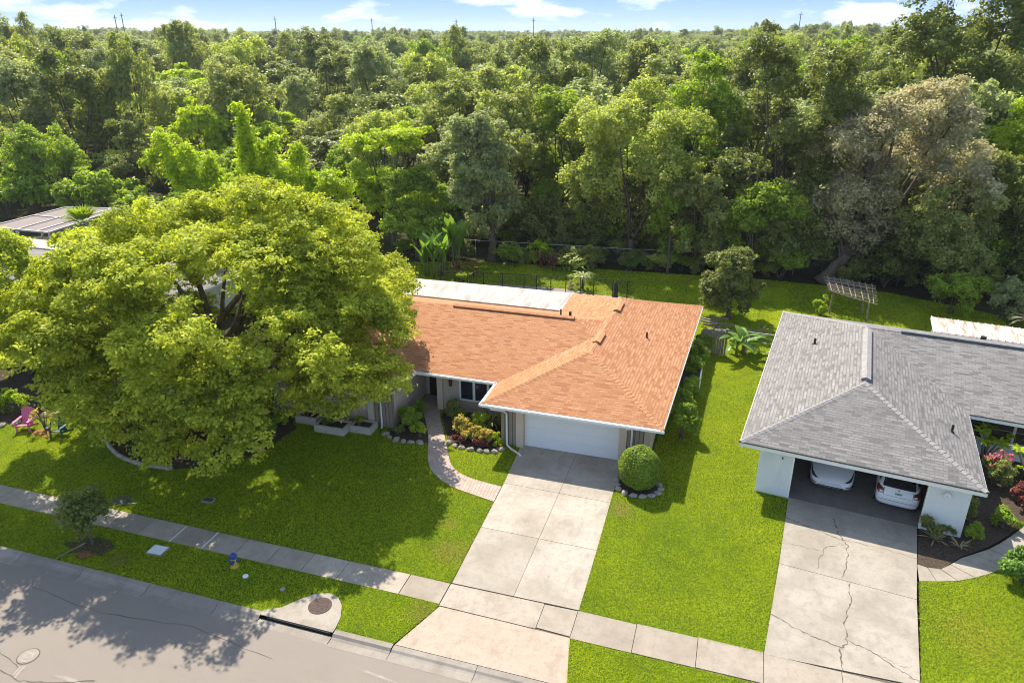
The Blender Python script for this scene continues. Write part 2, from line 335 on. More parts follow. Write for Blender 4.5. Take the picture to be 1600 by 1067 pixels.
class MB:
    """collects shapes in world coordinates (through s.X) and links them as one mesh object"""
    def __init__(s, X=None): s.v = []; s.f = []; s.uv = {}; s.X = X or Matrix()
    def add(s, vs, fs):
        o = len(s.v); s.v += [tuple(s.X @ Vector(p)) for p in vs]; s.f += [tuple(i+o for i in f) for f in fs]; return o
    def poly(s, pts): s.add(pts, [tuple(range(len(pts)))])
    def box(s, a, b):
        (x0, y0, z0), (x1, y1, z1) = a, b
        s.add([(x0, y0, z0), (x1, y0, z0), (x1, y1, z0), (x0, y1, z0), (x0, y0, z1), (x1, y0, z1), (x1, y1, z1), (x0, y1, z1)],
              [(0, 3, 2, 1), (4, 5, 6, 7), (0, 1, 5, 4), (1, 2, 6, 5), (2, 3, 7, 6), (3, 0, 4, 7)])
    def bar(s, a, b, w, h=None):
        h = h or w; a, b = Vector(a), Vector(b); d = (b-a).normalized()
        u = d.cross(Vector((0, 0, 1))); u = Vector((1, 0, 0)) if u.length < .01 else u.normalized(); v = u.cross(d)
        c = []
        for p in (a, b):
            for i, j in ((-1, -1), (1, -1), (1, 1), (-1, 1)): c.append(p+u*(i*w/2)+v*(j*h/2))
        s.add(c, [(0, 1, 2, 3), (7, 6, 5, 4), (0, 4, 5, 1), (1, 5, 6, 2), (2, 6, 7, 3), (3, 7, 4, 0)])
    def prism(s, pts, z0, z1):
        n = len(pts); z0 = z0 if hasattr(z0, '__len__') else [z0]*n; z1 = z1 if hasattr(z1, '__len__') else [z1]*n
        s.add([(p[0], p[1], z0[i]) for i, p in enumerate(pts)] + [(p[0], p[1], z1[i]) for i, p in enumerate(pts)],
              [tuple(range(n))[::-1], tuple(range(n, 2*n))] + [(i, (i+1) % n, n+(i+1) % n, n+i) for i in range(n)])
    def tube(s, pts, rad, sides=7):
        pts = [Vector(p) for p in pts]; n = len(pts)
        rad = rad if hasattr(rad, '__len__') else [rad]*n
        vs, fs = [], []
        ref = Vector((.31, .95, .05))
        for i, p in enumerate(pts):
            d = (pts[min(i+1, n-1)]-pts[max(i-1, 0)]).normalized()
            u = d.cross(ref); u = u.normalized() if u.length > .05 else d.cross(Vector((1, 0, 0))).normalized(); v = d.cross(u)
            for k in range(sides):
                a = 2*math.pi*k/sides; vs.append(p+(u*math.cos(a)+v*math.sin(a))*rad[i])
        for i in range(n-1):
            for k in range(sides):
                a, b = i*sides+k, i*sides+(k+1) % sides; fs.append((a, b, b+sides, a+sides))
        fs.append(tuple(range(sides))[::-1]); fs.append(tuple(range((n-1)*sides, n*sides)))
        s.add(vs, fs)
    def lathe(s, prof, c=(0, 0, 0), seg=16):
        vs, fs = [], []
        for r, z in prof:
            for k in range(seg):
                a = 2*math.pi*k/seg; vs.append((c[0]+r*math.cos(a), c[1]+r*math.sin(a), c[2]+z))
        for i in range(len(prof)-1):
            for k in range(seg):
                a, b = i*seg+k, i*seg+(k+1) % seg; fs.append((a, b, b+seg, a+seg))
        fs.append(tuple(range(seg))[::-1]); fs.append(tuple(range((len(prof)-1)*seg, len(prof)*seg)))
        s.add(vs, fs)
    def blob(s, c, r, rng, seg=8, amp=.18, flat=1.):
        vs, fs = [], []; n = seg//2+1
        for i in range(n+1):
            th = math.pi*i/n
            for k in range(seg):
                a = 2*math.pi*k/seg; j = 1+rng.uniform(-amp, amp)
                vs.append((c[0]+r[0]*j*math.sin(th)*math.cos(a), c[1]+r[1]*j*math.sin(th)*math.sin(a), c[2]+r[2]*j*math.cos(th)*flat))
        for i in range(n):
            for k in range(seg):
                a, b = i*seg+k, i*seg+(k+1) % seg; fs.append((a, a+seg, b+seg, b))
        s.add(vs, fs)
    def blade(s, base, direc, length, width, droop, n=6, fold=.15):
        """a long leaf: curved strip with a folded midrib"""
        d = Vector(direc).normalized(); side = d.cross(Vector((0, 0, 1)))
        side = side.normalized() if side.length > .05 else Vector((1, 0, 0))
        vs, fs = [], []; p = Vector(base)
        for i in range(n+1):
            t = i/n; wv = width*(math.sin(math.pi*min(1, .08+t*.92))**.7)*.5
            up = side.cross(d)
            vs += [p-side*wv+up*fold*wv, p, p+side*wv+up*fold*wv]
            if i < n:
                d = (d+Vector((0, 0, -droop/n))).normalized(); p = p+d*(length/n)
                a = i*3; fs += [(a, a+1, a+4, a+3), (a+1, a+2, a+5, a+4)]
        s.add(vs, fs)
    def build(s, name, mat, parent=None, smooth=False, uv=True, **kw):
        X = WM[parent.name].inverted() if parent else Matrix()
        me = bpy.data.meshes.new(name)
        me.from_pydata([tuple(X @ Vector(p)) for p in s.v] if parent else s.v, [], s.f)
        mats = mat if isinstance(mat, list) else [mat]
        for m in mats: me.materials.append(M[m] if isinstance(m, str) else m)
        if uv:
            ul = me.uv_layers.new(name='UVMap'); dat = np.zeros(len(me.loops)*2)
            for p in me.polygons:
                nn = p.normal; a = Vector((0, 0, 1)).cross(nn)
                a = a.normalized() if a.length > .02 else Vector((1, 0, 0)); b = nn.cross(a)
                for li in p.loop_indices:
                    co = me.vertices[me.loops[li].vertex_index].co
                    dat[2*li] = co.dot(a); dat[2*li+1] = co.dot(b)
            ul.data.foreach_set('uv', dat)
        if smooth: me.polygons.foreach_set('use_smooth', [True]*len(me.polygons))
        o = link(bpy.data.objects.new(name, me)); o.parent = parent
        WM[o.name] = WM[parent.name] if parent else Matrix()
        return tag(o, **kw)

def struct(mb, name, mat, **kw): return mb.build(name, mat, None, kind='structure', **kw)

def face_mesh(name, V, tint, mat, parent=None, smooth=False):
    """V (n,k,3): n separate faces of k corners with a 'tint' value each"""
    n, k = V.shape[:2]
    me = bpy.data.meshes.new(name)
    me.vertices.add(n*k); me.loops.add(n*k); me.polygons.add(n)
    me.vertices.foreach_set('co', V.reshape(-1).astype(np.float32))
    me.loops.foreach_set('vertex_index', np.arange(n*k, dtype=np.int32))
    me.polygons.foreach_set('loop_start', np.arange(0, n*k, k, dtype=np.int32))
    me.polygons.foreach_set('loop_total', np.full(n, k, np.int32))
    me.update(calc_edges=True)
    a = me.attributes.new('tint', 'FLOAT', 'FACE'); a.data.foreach_set('value', np.clip(tint, 0, 1).astype(np.float32))
    me.materials.append(M[mat] if isinstance(mat, str) else mat)
    o = link(bpy.data.objects.new(name, me)); o.parent = parent
    return o

def unit(a): return a/np.maximum(np.linalg.norm(a, axis=-1, keepdims=True), 1e-9)

def leaves(rng, C, Nrm, ln, wd, jit=.35):
    n = len(C)
    t = unit(np.cross(Nrm, unit(rng.normal(size=(n, 3))))); b = np.cross(Nrm, t)
    l = ln*(1+rng.uniform(-jit, jit, (n, 1))); w_ = wd*(1+rng.uniform(-jit, jit, (n, 1)))
    V = np.empty((n, 4, 3))
    V[:, 0] = C-t*l/2; V[:, 2] = C+t*l/2
    V[:, 1] = C+b*w_/2-t*l*.08+Nrm*w_*.12; V[:, 3] = C-b*w_/2-t*l*.08+Nrm*w_*.12
    return V

def crown(seed, rad, cz, n_lobe, lobe_r, n_leaf, ln, wd=None, flat=1., bottom=-.45, inner=.5, up=.55, sprig=26, spread=.2, nbig=None, big_r=None, extra=None, shape=1., lump=.35):
    """leaf faces round an uneven crown centred at height cz; returns faces, tints, lobe centres"""
    rng = np.random.default_rng(seed); rad = np.array(rad, float); wd = wd or ln*.62
    nb = nbig or max(7, n_lobe//7); br = big_r or min(lobe_r*1.75, rad.min()*.6)
    i = np.arange(nb*2)+.5; z = 1-i/nb; z = z[:nb*2]; ph = i*2.39996+rng.uniform(0, 6.28); sq = np.sqrt(np.maximum(0, 1-z*z))
    D = np.stack([sq*np.cos(ph), sq*np.sin(ph), z], 1); D = D[D[:, 2] > bottom]; D = unit(D+rng.normal(size=D.shape)*.16)
    if len(D) > nb: D = D[np.sort(rng.permutation(len(D))[:nb])]
    f = inner+(1-inner)*rng.random((len(D), 1))**.5
    taper = 1.-(1.-shape)*np.clip(D[:, 2:3], 0, 1)
    BR = br*(1+rng.uniform(-lump, lump, len(D)))
    BC = D*f*np.maximum(rad-br*.8, rad*.3)*np.concatenate([taper, taper, np.ones_like(taper)], 1)*(1+rng.normal(size=D.shape)*.05)+np.array([0, 0, cz])
    if extra is not None: ex = np.array(extra, float); BC = np.concatenate([BC, ex[:, :3]]); BR = np.concatenate([BR, ex[:, 3]])
    bi = rng.choice(len(BC), n_lobe, p=BR**2/(BR**2).sum())
    outb = unit(BC-np.array([0, 0, cz-rad[2]*.4]))
    ld = unit(rng.normal(size=(n_lobe, 3))+outb[bi]*.5+np.array([0, 0, .35]))
    LC = BC[bi]+ld*(BR[bi]*rng.uniform(.35, .95, n_lobe))[:, None]*np.array([1, 1, .72 if flat == 1. else flat])
    lr = lobe_r*.62*(1+rng.uniform(-lump, lump, n_lobe))
    p = lr**2; p /= p.sum()
    S = n_lobe*sprig
    sl_ = np.repeat(np.arange(n_lobe), sprig)
    out_ = unit(LC-np.array([0, 0, cz-rad[2]*.5]))
    sdir = unit(rng.normal(size=(S, 3))+out_[sl_]*.45+np.array([0, 0, .35]))
    sp = LC[sl_]+sdir*(lr[sl_]*rng.uniform(.62, 1.08, S))[:, None]*np.array([1, 1, flat])
    lob = rng.choice(n_lobe, n_leaf, p=p); k = lob*sprig+rng.integers(0, sprig, n_leaf)
    C = sp[k]+rng.normal(size=(n_leaf, 3))*spread*lr[lob][:, None]*np.array([1, 1, flat*.8])
    Nn = unit(sdir[k]*.55+np.array([0, 0, up])+rng.normal(size=(n_leaf, 3))*.5)
    tint = .36*rng.random(n_leaf)+.36*rng.random(n_lobe)[lob]+.34*rng.random(S)[k]
    return leaves(rng, C, Nn, ln, wd), tint, LC, lr

def trunk_mb(seed, LC, h0, r0, base=(0, 0), lean=(0, 0), n_limb=12, sides=7, forks=1):
    rng = random.Random(seed); mb = MB()
    for fk in range(forks):
        ang = rng.uniform(0, 6.28); sp = .0 if forks == 1 else r0*.7
        b = Vector((base[0]+math.cos(ang)*sp, base[1]+math.sin(ang)*sp, -.15))
        top = Vector((base[0]+lean[0]+math.cos(ang)*sp*3, base[1]+lean[1]+math.sin(ang)*sp*3, h0))
        pts, rr = [], []
        for i in range(6):
            t = i/5; pts.append(b.lerp(top, t)+Vector((rng.uniform(-1, 1), rng.uniform(-1, 1), 0))*r0*.25*(t > 0)); rr.append(r0*(1.35 if i == 0 else 1-.35*t))
        mb.tube(pts, rr, sides+2)
        idx = list(range(len(LC))); rng.shuffle(idx)
        for j in idx[:n_limb//forks]:
            e = Vector(LC[j]); s0 = b.lerp(top, rng.uniform(.72, 1.)); mid = s0.lerp(e, .5)+Vector((rng.uniform(-.1, .1), rng.uniform(-.1, .1), .04))*(e-s0).length
            P = [s0*(1-t)**2+mid*2*t*(1-t)+e*t*t for t in (0, .25, .5, .75, 1)]
            q = r0*rng.uniform(.3, .5); mb.tube(P, [q, q*.8, q*.6, q*.4, q*.15], 5)
    return mb

def plant_tree(name, label, cat, base, V, tint, leaf, LC=None, trunk_h=3, trunk_r=.25, bark='bark', rz=0., group=None, **tk):
    o = thing(name, label, cat, base, rz, group)
    if LC is not None:
        t = trunk_mb(int(base[0]*7+base[1]*13) & 9999, LC, trunk_h, trunk_r, **tk)
        me_o = MB(); me_o.v = t.v; me_o.f = t.f
        b = me_o.build('trunk', bark, None, smooth=True, uv=False); b.parent = o
    c = face_mesh('crown', V, tint, leaf, o)
    return o
def copy_tree(src, loc, rz, sc, label=None, group=None, mat=None):
    r = src.copy(); COL.objects.link(r); r.location = loc; r.rotation_euler = (0, 0, rz); r.scale = sc
    if label: r['label'] = label
    if group: r['group'] = group
    for ch in src.children:
        c = ch.copy(); COL.objects.link(c); c.parent = r
    return r
def inpoly(P, poly):
    x, y = P[:, 0], P[:, 1]; r = np.zeros(len(P), bool); n = len(poly)
    for i in range(n):
        x0, y0 = poly[i][:2]; x1, y1 = poly[(i+1) % n][:2]
        c = ((y0 > y) != (y1 > y)) & (x < (x1-x0)*(y-y0)/((y1-y0) or 1e-9)+x0); r ^= c
    return r
# ------------------------------------------------------------------ the setting
def sst(a, b, x): t = min(1, max(0, (x-a)/(b-a))); return t*t*(3-2*t)
def terrain(x, y):
    r = math.hypot(x, y); az = math.degrees(math.atan2(x, y))
    far = sst(170, 620, r)
    h = .3+5.5*math.exp(-((az+52)/11)**2)+6.*math.exp(-((az-7)/9)**2)+1.3*math.sin(az*.23+r*.004)
    return far*h-.16
mb = MB(); rings = [0, 30, 60, 90, 120, 150, 180, 220, 270, 330, 400, 500, 620, 800, 1100, 1500, 2200, 3200, 4600, 7000]
NA = 96; vs = [(0, 0, -.16)]; fs = []
for r in rings[1:]:
    for k in range(NA):
        a = 2*math.pi*k/NA; x, y = r*math.sin(a), r*math.cos(a); vs.append((x, y, terrain(x, y)))
for k in range(NA): fs.append((0, 1+(k+1) % NA, 1+k))
for i in range(len(rings)-2):
    for k in range(NA):
        a, b = 1+i*NA+k, 1+i*NA+(k+1) % NA; fs.append((a, b, b+NA, a+NA))
mb.add(vs, fs); struct(mb, 'ground', 'ground', smooth=True)

ROAD_Z = -.09
mb = MB(); mb.poly([(-120, 5.5, ROAD_Z), (90, 5.5, ROAD_Z), (90, 16.3, ROAD_Z), (-120, 16.3, ROAD_Z)]); struct(mb, 'road', 'asphalt')
mb = MB(); mb.poly([(-120, -30, -.05), (90, -30, -.05), (90, 5.4, -.05), (-120, 5.4, -.05)]); struct(mb, 'verge_across_road', 'lawn')
# pale worn patches and cracks in the road by the gutter
rng0 = random.Random(4)
mb = MB()
def ragged(mb, cx, cy, rx, ry, z, n=26, amp=.4, rot=0.):
    pts = []
    for k in range(n):
        a = 2*math.pi*k/n; j = 1+rng0.uniform(-amp, amp); u, v = rx*j*math.cos(a), ry*j*math.sin(a)
        pts.append((cx+u*math.cos(rot)-v*math.sin(rot), cy+u*math.sin(rot)+v*math.cos(rot), z))
    c = (cx, cy, z); o = mb.add([c]+pts, [(0, 1+k, 1+(k+1) % n) for k in range(n)])
for c in ((-7.9, 15.4, 1.0, .06), (-6.6, 15.0, 1.2, .08), (-9.3, 15.6, .8, .05), (-18.4, 12.5, .9, .08)): ragged(mb, c[0], c[1], c[2], c[3], ROAD_Z+.004, rot=-.1)
struct(mb, 'road_patch', 'patch')
def wiggle(mb, pts, wd, z, seed=0, amp=.05, sub=6, vary=.6):
    rg = random.Random(seed); P = []
    for i in range(len(pts)-1):
        a, b = Vector(pts[i]), Vector(pts[i+1])
        for k in range(sub):
            t = k/sub; p = a.lerp(b, t); nrm = Vector((-(b-a).y, (b-a).x)).normalized(); P.append(p+nrm*rg.uniform(-amp, amp)*(0 if (i == 0 and k == 0) else 1))
    P.append(Vector(pts[-1])); vs, fs = [], []
    for i, p in enumerate(P):
        d = (P[min(i+1, len(P)-1)]-P[max(i-1, 0)]); nrm = Vector((-d.y, d.x)).normalized(); q = wd*.5*(1+rg.uniform(-vary, vary))
        vs += [(p.x-nrm.x*q, p.y-nrm.y*q, z), (p.x+nrm.x*q, p.y+nrm.y*q, z)]
        if i: a = (i-1)*2; fs.append((a, a+2, a+3, a+1))
    mb.add(vs, fs)
mb = MB()
wiggle(mb, [(-21.3, 12.2), (-20.2, 12.05), (-19.2, 12.25), (-17.9, 12.75)], .03, ROAD_Z+.006, 3, .03)
wiggle(mb, [(-23, 13.3), (-21.8, 12.75), (-20.4, 12.35)], .02, ROAD_Z+.006, 5, .03)
wiggle(mb, [(-23.5, 15.5), (-20, 15.2), (-16.5, 15.6), (-13, 15.2)], .018, ROAD_Z+.006, 6, .06)
struct(mb, 'road_crack', 'joint')

# kerb: gutter pan, rolled face, top; sections with gaps, dropped at the driveways
def kerb_section(mb, x0, x1, top=.0):
    prof = [(16.22, ROAD_Z+.004), (16.52, ROAD_Z-.012), (16.62, ROAD_Z+.02 if top > -.03 else ROAD_Z), (16.70, top), (16.9, top+.006), (16.9, -.12)]
    vs = [(x, y, z) for x in (x0+.008, x1-.008) for y, z in prof]; n = len(prof)
    mb.add(vs, [(i, n+i, n+i+1, i+1) for i in range(n-1)])
mb = MB(); x = -120
while x < -14.6: kerb_section(mb, x, min(x+3.05, -14.5)); x += 3.05
kerb_section(mb, -11.6, -9.4, .0)
for x0, x1 in ((-9.4, -6.4), (-6.4, -3.4)): kerb_section(mb, x0, x1, -.045)
x = -3.4
while x < 90: kerb_section(mb, x, x+3.05, -.045 if 1.6 < x < 9 else 0); x += 3.05
struct(mb, 'kerb', 'curb')
# storm drain: kerb inlet with its lid apron
t = thing('storm_drain', 'concrete kerb inlet apron with a round rusty lid in the verge', 'drain', (-12.9, 17, 0))
mb = MB(); mb.prism([(-14.5, 16.72), (-11.62, 16.72), (-11.62, 16.9), (-11.7, 17.4), (-11.95, 17.95), (-12.3, 18.3), (-12.75, 18.38), (-13.2, 18.2), (-13.6, 17.75), (-13.95, 17.25), (-14.5, 16.95)], .0, .035); mb.build('apron', 'concrete_old', t)
mb = MB(); mb.box((-14.2, 16.69, ROAD_Z), (-11.7, 16.74, .0)); mb.build('inlet_mouth', 'dark_metal', t)
mb = MB(); mb.box((-14.5, 16.22, ROAD_Z-.05), (-11.62, 16.66, ROAD_Z-.01)); mb.build('gutter', 'curb', t)
mb = MB(); mb.lathe([(.42, .03), (.42, .048), (.36, .052), (0.01, .052)], (-12.69, 17.71, 0), 28); l = mb.build('lid', 'lid', t)
mb = MB()
for i in range(-3, 4): mb.box((-12.69-.33*math.cos(math.asin(i/4)), 17.71+i*.09-.012, .052), (-12.69+.33*math.cos(math.asin(i/4)), 17.71+i*.09+.012, .056))
mb.build('rib', 'lid', l)

# slabs: each panel its own island, dark joint sheet under them
def quad_slab(mb, q, z, gap=.009):
    c = sum((Vector(p) for p in q), Vector((0, 0)))/len(q); pts = []
    for p in q:
        d = Vector(p)-c; pts.append(c+d*(1-gap/d.length*1.4))
    mb.prism([(p.x, p.y) for p in pts], z-.05, z)
SW = [(-120, 19.12, 20.25), (-10.29, 19.14, 20.19), (-8.62, 19.12, 20.19)]
mb = MB(); x = -60.3
while x < -10.4:
    x1 = min(x+1.53, -10.29) if x+3.0 < -10.29 else -10.29; quad_slab(mb, [(x, 19.12), (x1, 19.12), (x1, 20.22), (x, 20.22)], .012); x = x1
quad_slab(mb, [(-10.28, 19.12), (-8.66, 19.08), (-8.66, 20.2), (-10.28, 20.22)], .012)
for x0, x1 in ((-8.64, -5.02), (-5.02, -3.8)): quad_slab(mb, [(x0, 19.02), (x1, 18.96), (x1, 20.22), (x0, 20.2)], .012)
for x0, x1, d0, d1 in ((-3.8, -1.7, 0, 0), (-1.7, .38, 0, 0), (.38, 2.5, 0, 0)): quad_slab(mb, [(x0, 18.88), (x1, 18.86), (x1, 20.2), (x0, 20.24)], .012)
for x0, x1 in ((2.5, 4.9), (4.9, 7.2), (7.2, 10), (10, 13), (13, 16)): quad_slab(mb, [(x0, 18.86-(x0-2.5)*.03), (x1, 18.86-(x1-2.5)*.03), (x1, 20.15-(x1-2.5)*.03), (x0, 20.15-(x0-2.5)*.03)], .012)
struct(mb, 'sidewalk', 'walk')
mb = MB(); mb.poly([(-62, 19.1, -.02), (16, 18.4, -.02), (16, 20.2, -.02), (-62, 20.25, -.02)]); struct(mb, 'sidewalk_base', 'joint')
mb = MB()
for x in (-20.45, -18.92): mb.box((x-.04, 19.13, .012), (x+.05, 20.21, .016))
struct(mb, 'sidewalk_joint', 'joint_pale')
# driveway of the orange-roofed house: three rows of two panels, apron towards the road
mb = MB()
Ly = [(-9.0, 30.62), (-8.78, 27.12), (-8.70, 23.75), (-8.62, 20.24)]; Ry = [(-3.92, 30.7), (-3.86, 27.03), (-3.80, 23.69), (-3.77, 20.26)]; Cx = [-6.17, -6.18, -6.2, -6.21]
for i in range(3):
    cy0, cy1 = (Ly[i][1]+Ry[i][1])/2, (Ly[i+1][1]+Ry[i+1][1])/2
    quad_slab(mb, [Ly[i], (Cx[i], cy0), (Cx[i+1], cy1), Ly[i+1]], .015); quad_slab(mb, [(Cx[i], cy0), Ry[i], Ry[i+1], (Cx[i+1], cy1)], .015)
struct(mb, 'driveway', 'concrete')
mb = MB(); mb.poly([(-8.98, 30.6, -.015), (-3.95, 30.6, -.015), (-3.8, 20.25, -.015), (-8.62, 20.25, -.015)]); struct(mb, 'driveway_base', 'joint')
mb = MB()
for q, in (([(-8.6, 18.98), (-6.3, 18.95), (-6.3, 16.92), (-9.38, 16.92)],), ([(-6.3, 18.95), (-3.78, 18.9), (-3.42, 16.92), (-6.3, 16.92)],)):
    c = [Vector(p) for p in q]; mb.prism([(p.x+(.008 if p.x < -6.3 else -.008 if p.x > -6.3 else (.007 if q[0][0] == -6.3 else -.007)), p.y) for p in c], -.08, [.008, .008, -.035, -.035])
struct(mb, 'driveway_apron', 'apron')
mb = MB(); mb.poly([(-8.65, 19.0, -.03), (-3.7, 19.0, -.03), (-3.4, 16.9, -.06), (-9.4, 16.9, -.06)]); struct(mb, 'apron_base', 'joint')
# brick path in running bond, laid along its bend
PL = [(-16.0, 33.7), (-15.05, 32.3), (-13.83, 30.15), (-12.81, 27.78), (-11.99, 26.77), (-10.98, 26.15), (-9.98, 25.88), (-8.76, 25.6)]
PR = [(-14.45, 33.7), (-14.05, 32.3), (-13.2, 30.7), (-12.15, 28.72), (-11.66, 27.87), (-10.96, 27.28), (-10.08, 26.98), (-8.79, 26.8)]
def smooth(P, k=6):
    P = [Vector(p) for p in P]; o = []
    for i in range(len(P)-1):
        p0, p1, p2, p3 = P[max(i-1, 0)], P[i], P[i+1], P[min(i+2, len(P)-1)]
        for j in range(k):
            t = j/k; o.append(.5*((2*p1)+(p2-p0)*t+(2*p0-5*p1+4*p2-p3)*t*t+(3*p1-p0-3*p2+p3)*t**3))
    return o+[P[-1]]
sl_, sr_ = smooth(PL), smooth(PR)
mb = MB(); mb.add([(p.x, p.y, .022) for p in sl_]+[(p.x, p.y, .022) for p in sr_], [(i, len(sl_)+i, len(sl_)+i+1, i+1) for i in range(len(sl_)-1)])
path = struct(mb, 'brick_path', 'paver')
ul = path.data.uv_layers[0].data; s_acc = [0]
for i in range(len(sl_)-1): s_acc.append(s_acc[-1]+((sl_[i+1]+sr_[i+1])/2-(sl_[i]+sr_[i])/2).length)
for p in path.data.polygons:
    for li in p.loop_indices:
        vi = path.data.loops[li].vertex_index; i = vi % len(sl_); ul[li].uv = (0. if vi < len(sl_) else 1.2, s_acc[i])
PATH_POLY = [(p.x, p.y) for p in sl_]+[(p.x, p.y) for p in sr_[::-1]]

# neighbour's frame: u along the front eave, v into the plot
NRZ = R(-7.3); NB0 = (1.27, 29.7, 0)
NX = Matrix.Translation(NB0) @ Matrix.Rotation(NRZ, 4, 'Z')
def nb(u, v, z=0.): p = NX @ Vector((u, v, z)); return (p.x, p.y, p.z)
# neighbour's old cracked drive
ND_L = [(3.62, 30.1), (3.09, 25.02), (2.5, 20.1)]; ND_R = [(8.72, 29.5), (7.84, 24.41), (7.22, 20.2)]
def lerp2(P, t): a, b = (P[0], P[1]) if t < .5 else (P[1], P[2]); k = t*2 if t < .5 else t*2-1; return (a[0]+(b[0]-a[0])*k, a[1]+(b[1]-a[1])*k)
mb = MB()
for a, b in ((0, .17), (.17, .5), (.5, 1)): quad_slab(mb, [lerp2(ND_L, a), lerp2(ND_R, a), lerp2(ND_R, b), lerp2(ND_L, b)], .015, .012)
struct(mb, 'neighbour_driveway', 'concrete_old')
mb = MB(); mb.poly([ND_L[0]+(-.012,), ND_R[0]+(-.012,), ND_R[1]+(-.012,), ND_R[2]+(-.012,), ND_L[2]+(-.012,), ND_L[1]+(-.012,)]); struct(mb, 'neighbour_driveway_base', 'joint')
mb = MB(); mb.prism([(2.45, 18.8), (7.2, 18.6), (7.5, 16.92), (1.7, 16.92)], -.08, [.008, .008, -.035, -.035]); struct(mb, 'neighbour_apron', 'apron')
mb = MB(); zc = .019
for pts, wd, sd_ in (([(5.35, 28.7), (5.5, 27.6), (5.75, 26.9), (5.6, 25.6), (5.35, 24.75)], .05, 1), ([(5.6, 27), (4.9, 26.6), (4.65, 25.9), (4.5, 25.1)], .025, 2), ([(3.5, 26.4), (4.7, 26.3)], .018, 3),
                     ([(5.6, 24.6), (5.5, 23.4), (5.2, 22.5), (5.2, 21.4), (4.9, 21.1), (4.95, 20.2)], .055, 4), ([(2.7, 22.1), (3.8, 21.5), (4.95, 21.2)], .05, 5), ([(5.15, 21.6), (5.9, 21.3), (6.7, 20.7), (7.25, 20.35)], .045, 6),
                     ([(6.2, 21.2), (6.8, 20.9), (7.1, 20.95)], .02, 7), ([(4.3, 22.7), (5.2, 22.4)], .018, 8), ([(3.45, 28.2), (4.3, 27.8), (5.4, 27.35)], .05, 9), ([(5.4, 27.3), (6.8, 27.2), (8.3, 26.9)], .025, 10)):
    wiggle(mb, pts, wd*.6, zc, sd_, .05, 9, .85)
struct(mb, 'driveway_crack', 'joint')
# neighbour's curved stone path
NPA = [(8.2, 26.55), (9.0, 26.5), (9.9, 27.45), (11.1, 28.4), (12.2, 29.6), (13.4, 31.2), (14.4, 33)]
NPB = [(8.1, 25.5), (9.5, 25.95), (10.8, 26.8), (12.0, 27.9), (13.1, 29.2), (14.3, 30.9), (15.4, 32.8)]
mb = MB(); A_, B_ = smooth(NPA, 2), smooth(NPB, 2)
for i in range(len(A_)-1): quad_slab(mb, [tuple(A_[i]), tuple(B_[i]), tuple(B_[i+1]), tuple(A_[i+1])], .02, .015)
struct(mb, 'stone_path', 'concrete_old')
NPATH = NPA+NPB[::-1]

# planting beds
BED_L = [(-15.75, 30.2), (-15.95, 29.6), (-15.6, 29.25), (-14.6, 29.12), (-13.5, 29.35), (-13.8, 30.3), (-14.9, 32.2), (-15.75, 33.0)]
BED_R = [(-12.55, 29.75), (-11.9, 29.5), (-11.0, 29.45), (-10.0, 29.55), (-9.7, 29.85), (-10.05, 30.3), (-10.05, 33), (-14.1, 33), (-13.9, 32.2), (-13.1, 30.7)]
BED_T = [(-29.3, 25.6), (-29.2, 24.9), (-28.2, 24.2), (-27, 23.7), (-25.6, 23.5), (-24, 23.6), (-22.2, 24.3), (-20.9, 26), (-20.6, 28.7), (-22, 30.2), (-30, 30.5), (-30.5, 27)]
BED_N = [(8.72, 29.1), (8.28, 26.9), (8.22, 26.5), (9.0, 26.45), (9.9, 27.5), (11.1, 28.5), (12.2, 29.7), (13.4, 31.3), (14.4, 33.1), (15.2, 36), (11.5, 37), (10.2, 29.2)]
BED_W = [(-44, 31), (-44, 24.6), (-40, 23.9), (-35.4, 24.4), (-34, 26.0), (-32.4, 26.5), (-30.4, 27), (-30, 30.5)]
for nm, poly, m in (('left_bed', BED_L, 'mulch'), ('right_bed', BED_R, 'mulch'), ('tree_bed', BED_T, 'mulch'), ('neighbour_bed', BED_N, 'mulch'), ('far_left_bed', BED_W, 'mulch')):
    mb = MB(); mb.poly([(x, y, .012) for x, y in poly]); struct(mb, nm, m)
mb = MB(); ragged(mb, -2.88, 28.62, 1.0, .8, .012, 24, .08); struct(mb, 'bush_bed', 'mulch')

# lawns
HOUSE_FOOT = [(-25.5, 33), (-22.8, 30.2), (-15.7, 30.2), (-15.7, 33), (-10.05, 33), (-10.05, 30.4), (-2.6, 30.4), (-2.3, 46.2), (-24, 46.2)]
NB_FOOT = [nb(.85, .3)[:2], nb(9.0, .3)[:2], nb(9.0, 7.6)[:2], nb(22, 7.6)[:2], nb(22, 17.2)[:2], nb(.85, 17)[:2]]
def lawn(nm, poly, z=0.):
    mb = MB(); mb.poly([(x, y, z) for x, y in poly]); struct(mb, nm, 'lawn')
FRONT = [(-60, 20.24), (-8.64, 20.22), (-8.78, 25.62)] + [(p.x, p.y) for p in sl_[::-1]] + [(-15.7, 33.2), (-24, 33.2), (-60, 33)]
NOOK = [(-8.74, 26.8), (-9.0, 30.5), (-10.05, 30.5), (-14.4, 33)] + [(p.x, p.y) for p in sr_[4:]]
SIDE = [(-3.79, 20.24), (2.5, 20.16), (3.09, 25.02), (3.62, 30.1), (4.2, 36), (4.5, 60), (-3, 60), (-3.2, 30.6), (-3.93, 30.6)]
NLAWN = [(7.22, 20.1), (40, 18.9), (40, 33), (14.4, 33), (13.1, 29.2), (10.8, 26.8), (9.5, 25.95), (8.1, 25.5)]
VL = [(-120, 16.9), (-9.4, 16.9), (-8.62, 19.05), (-8.7, 19.12), (-120, 19.12)]
VR = [(-3.42, 16.9), (1.7, 16.9), (2.45, 18.8), (-3.8, 18.87)]
VN = [(7.5, 16.9), (60, 16.9), (60, 18), (7.2, 18.65)]
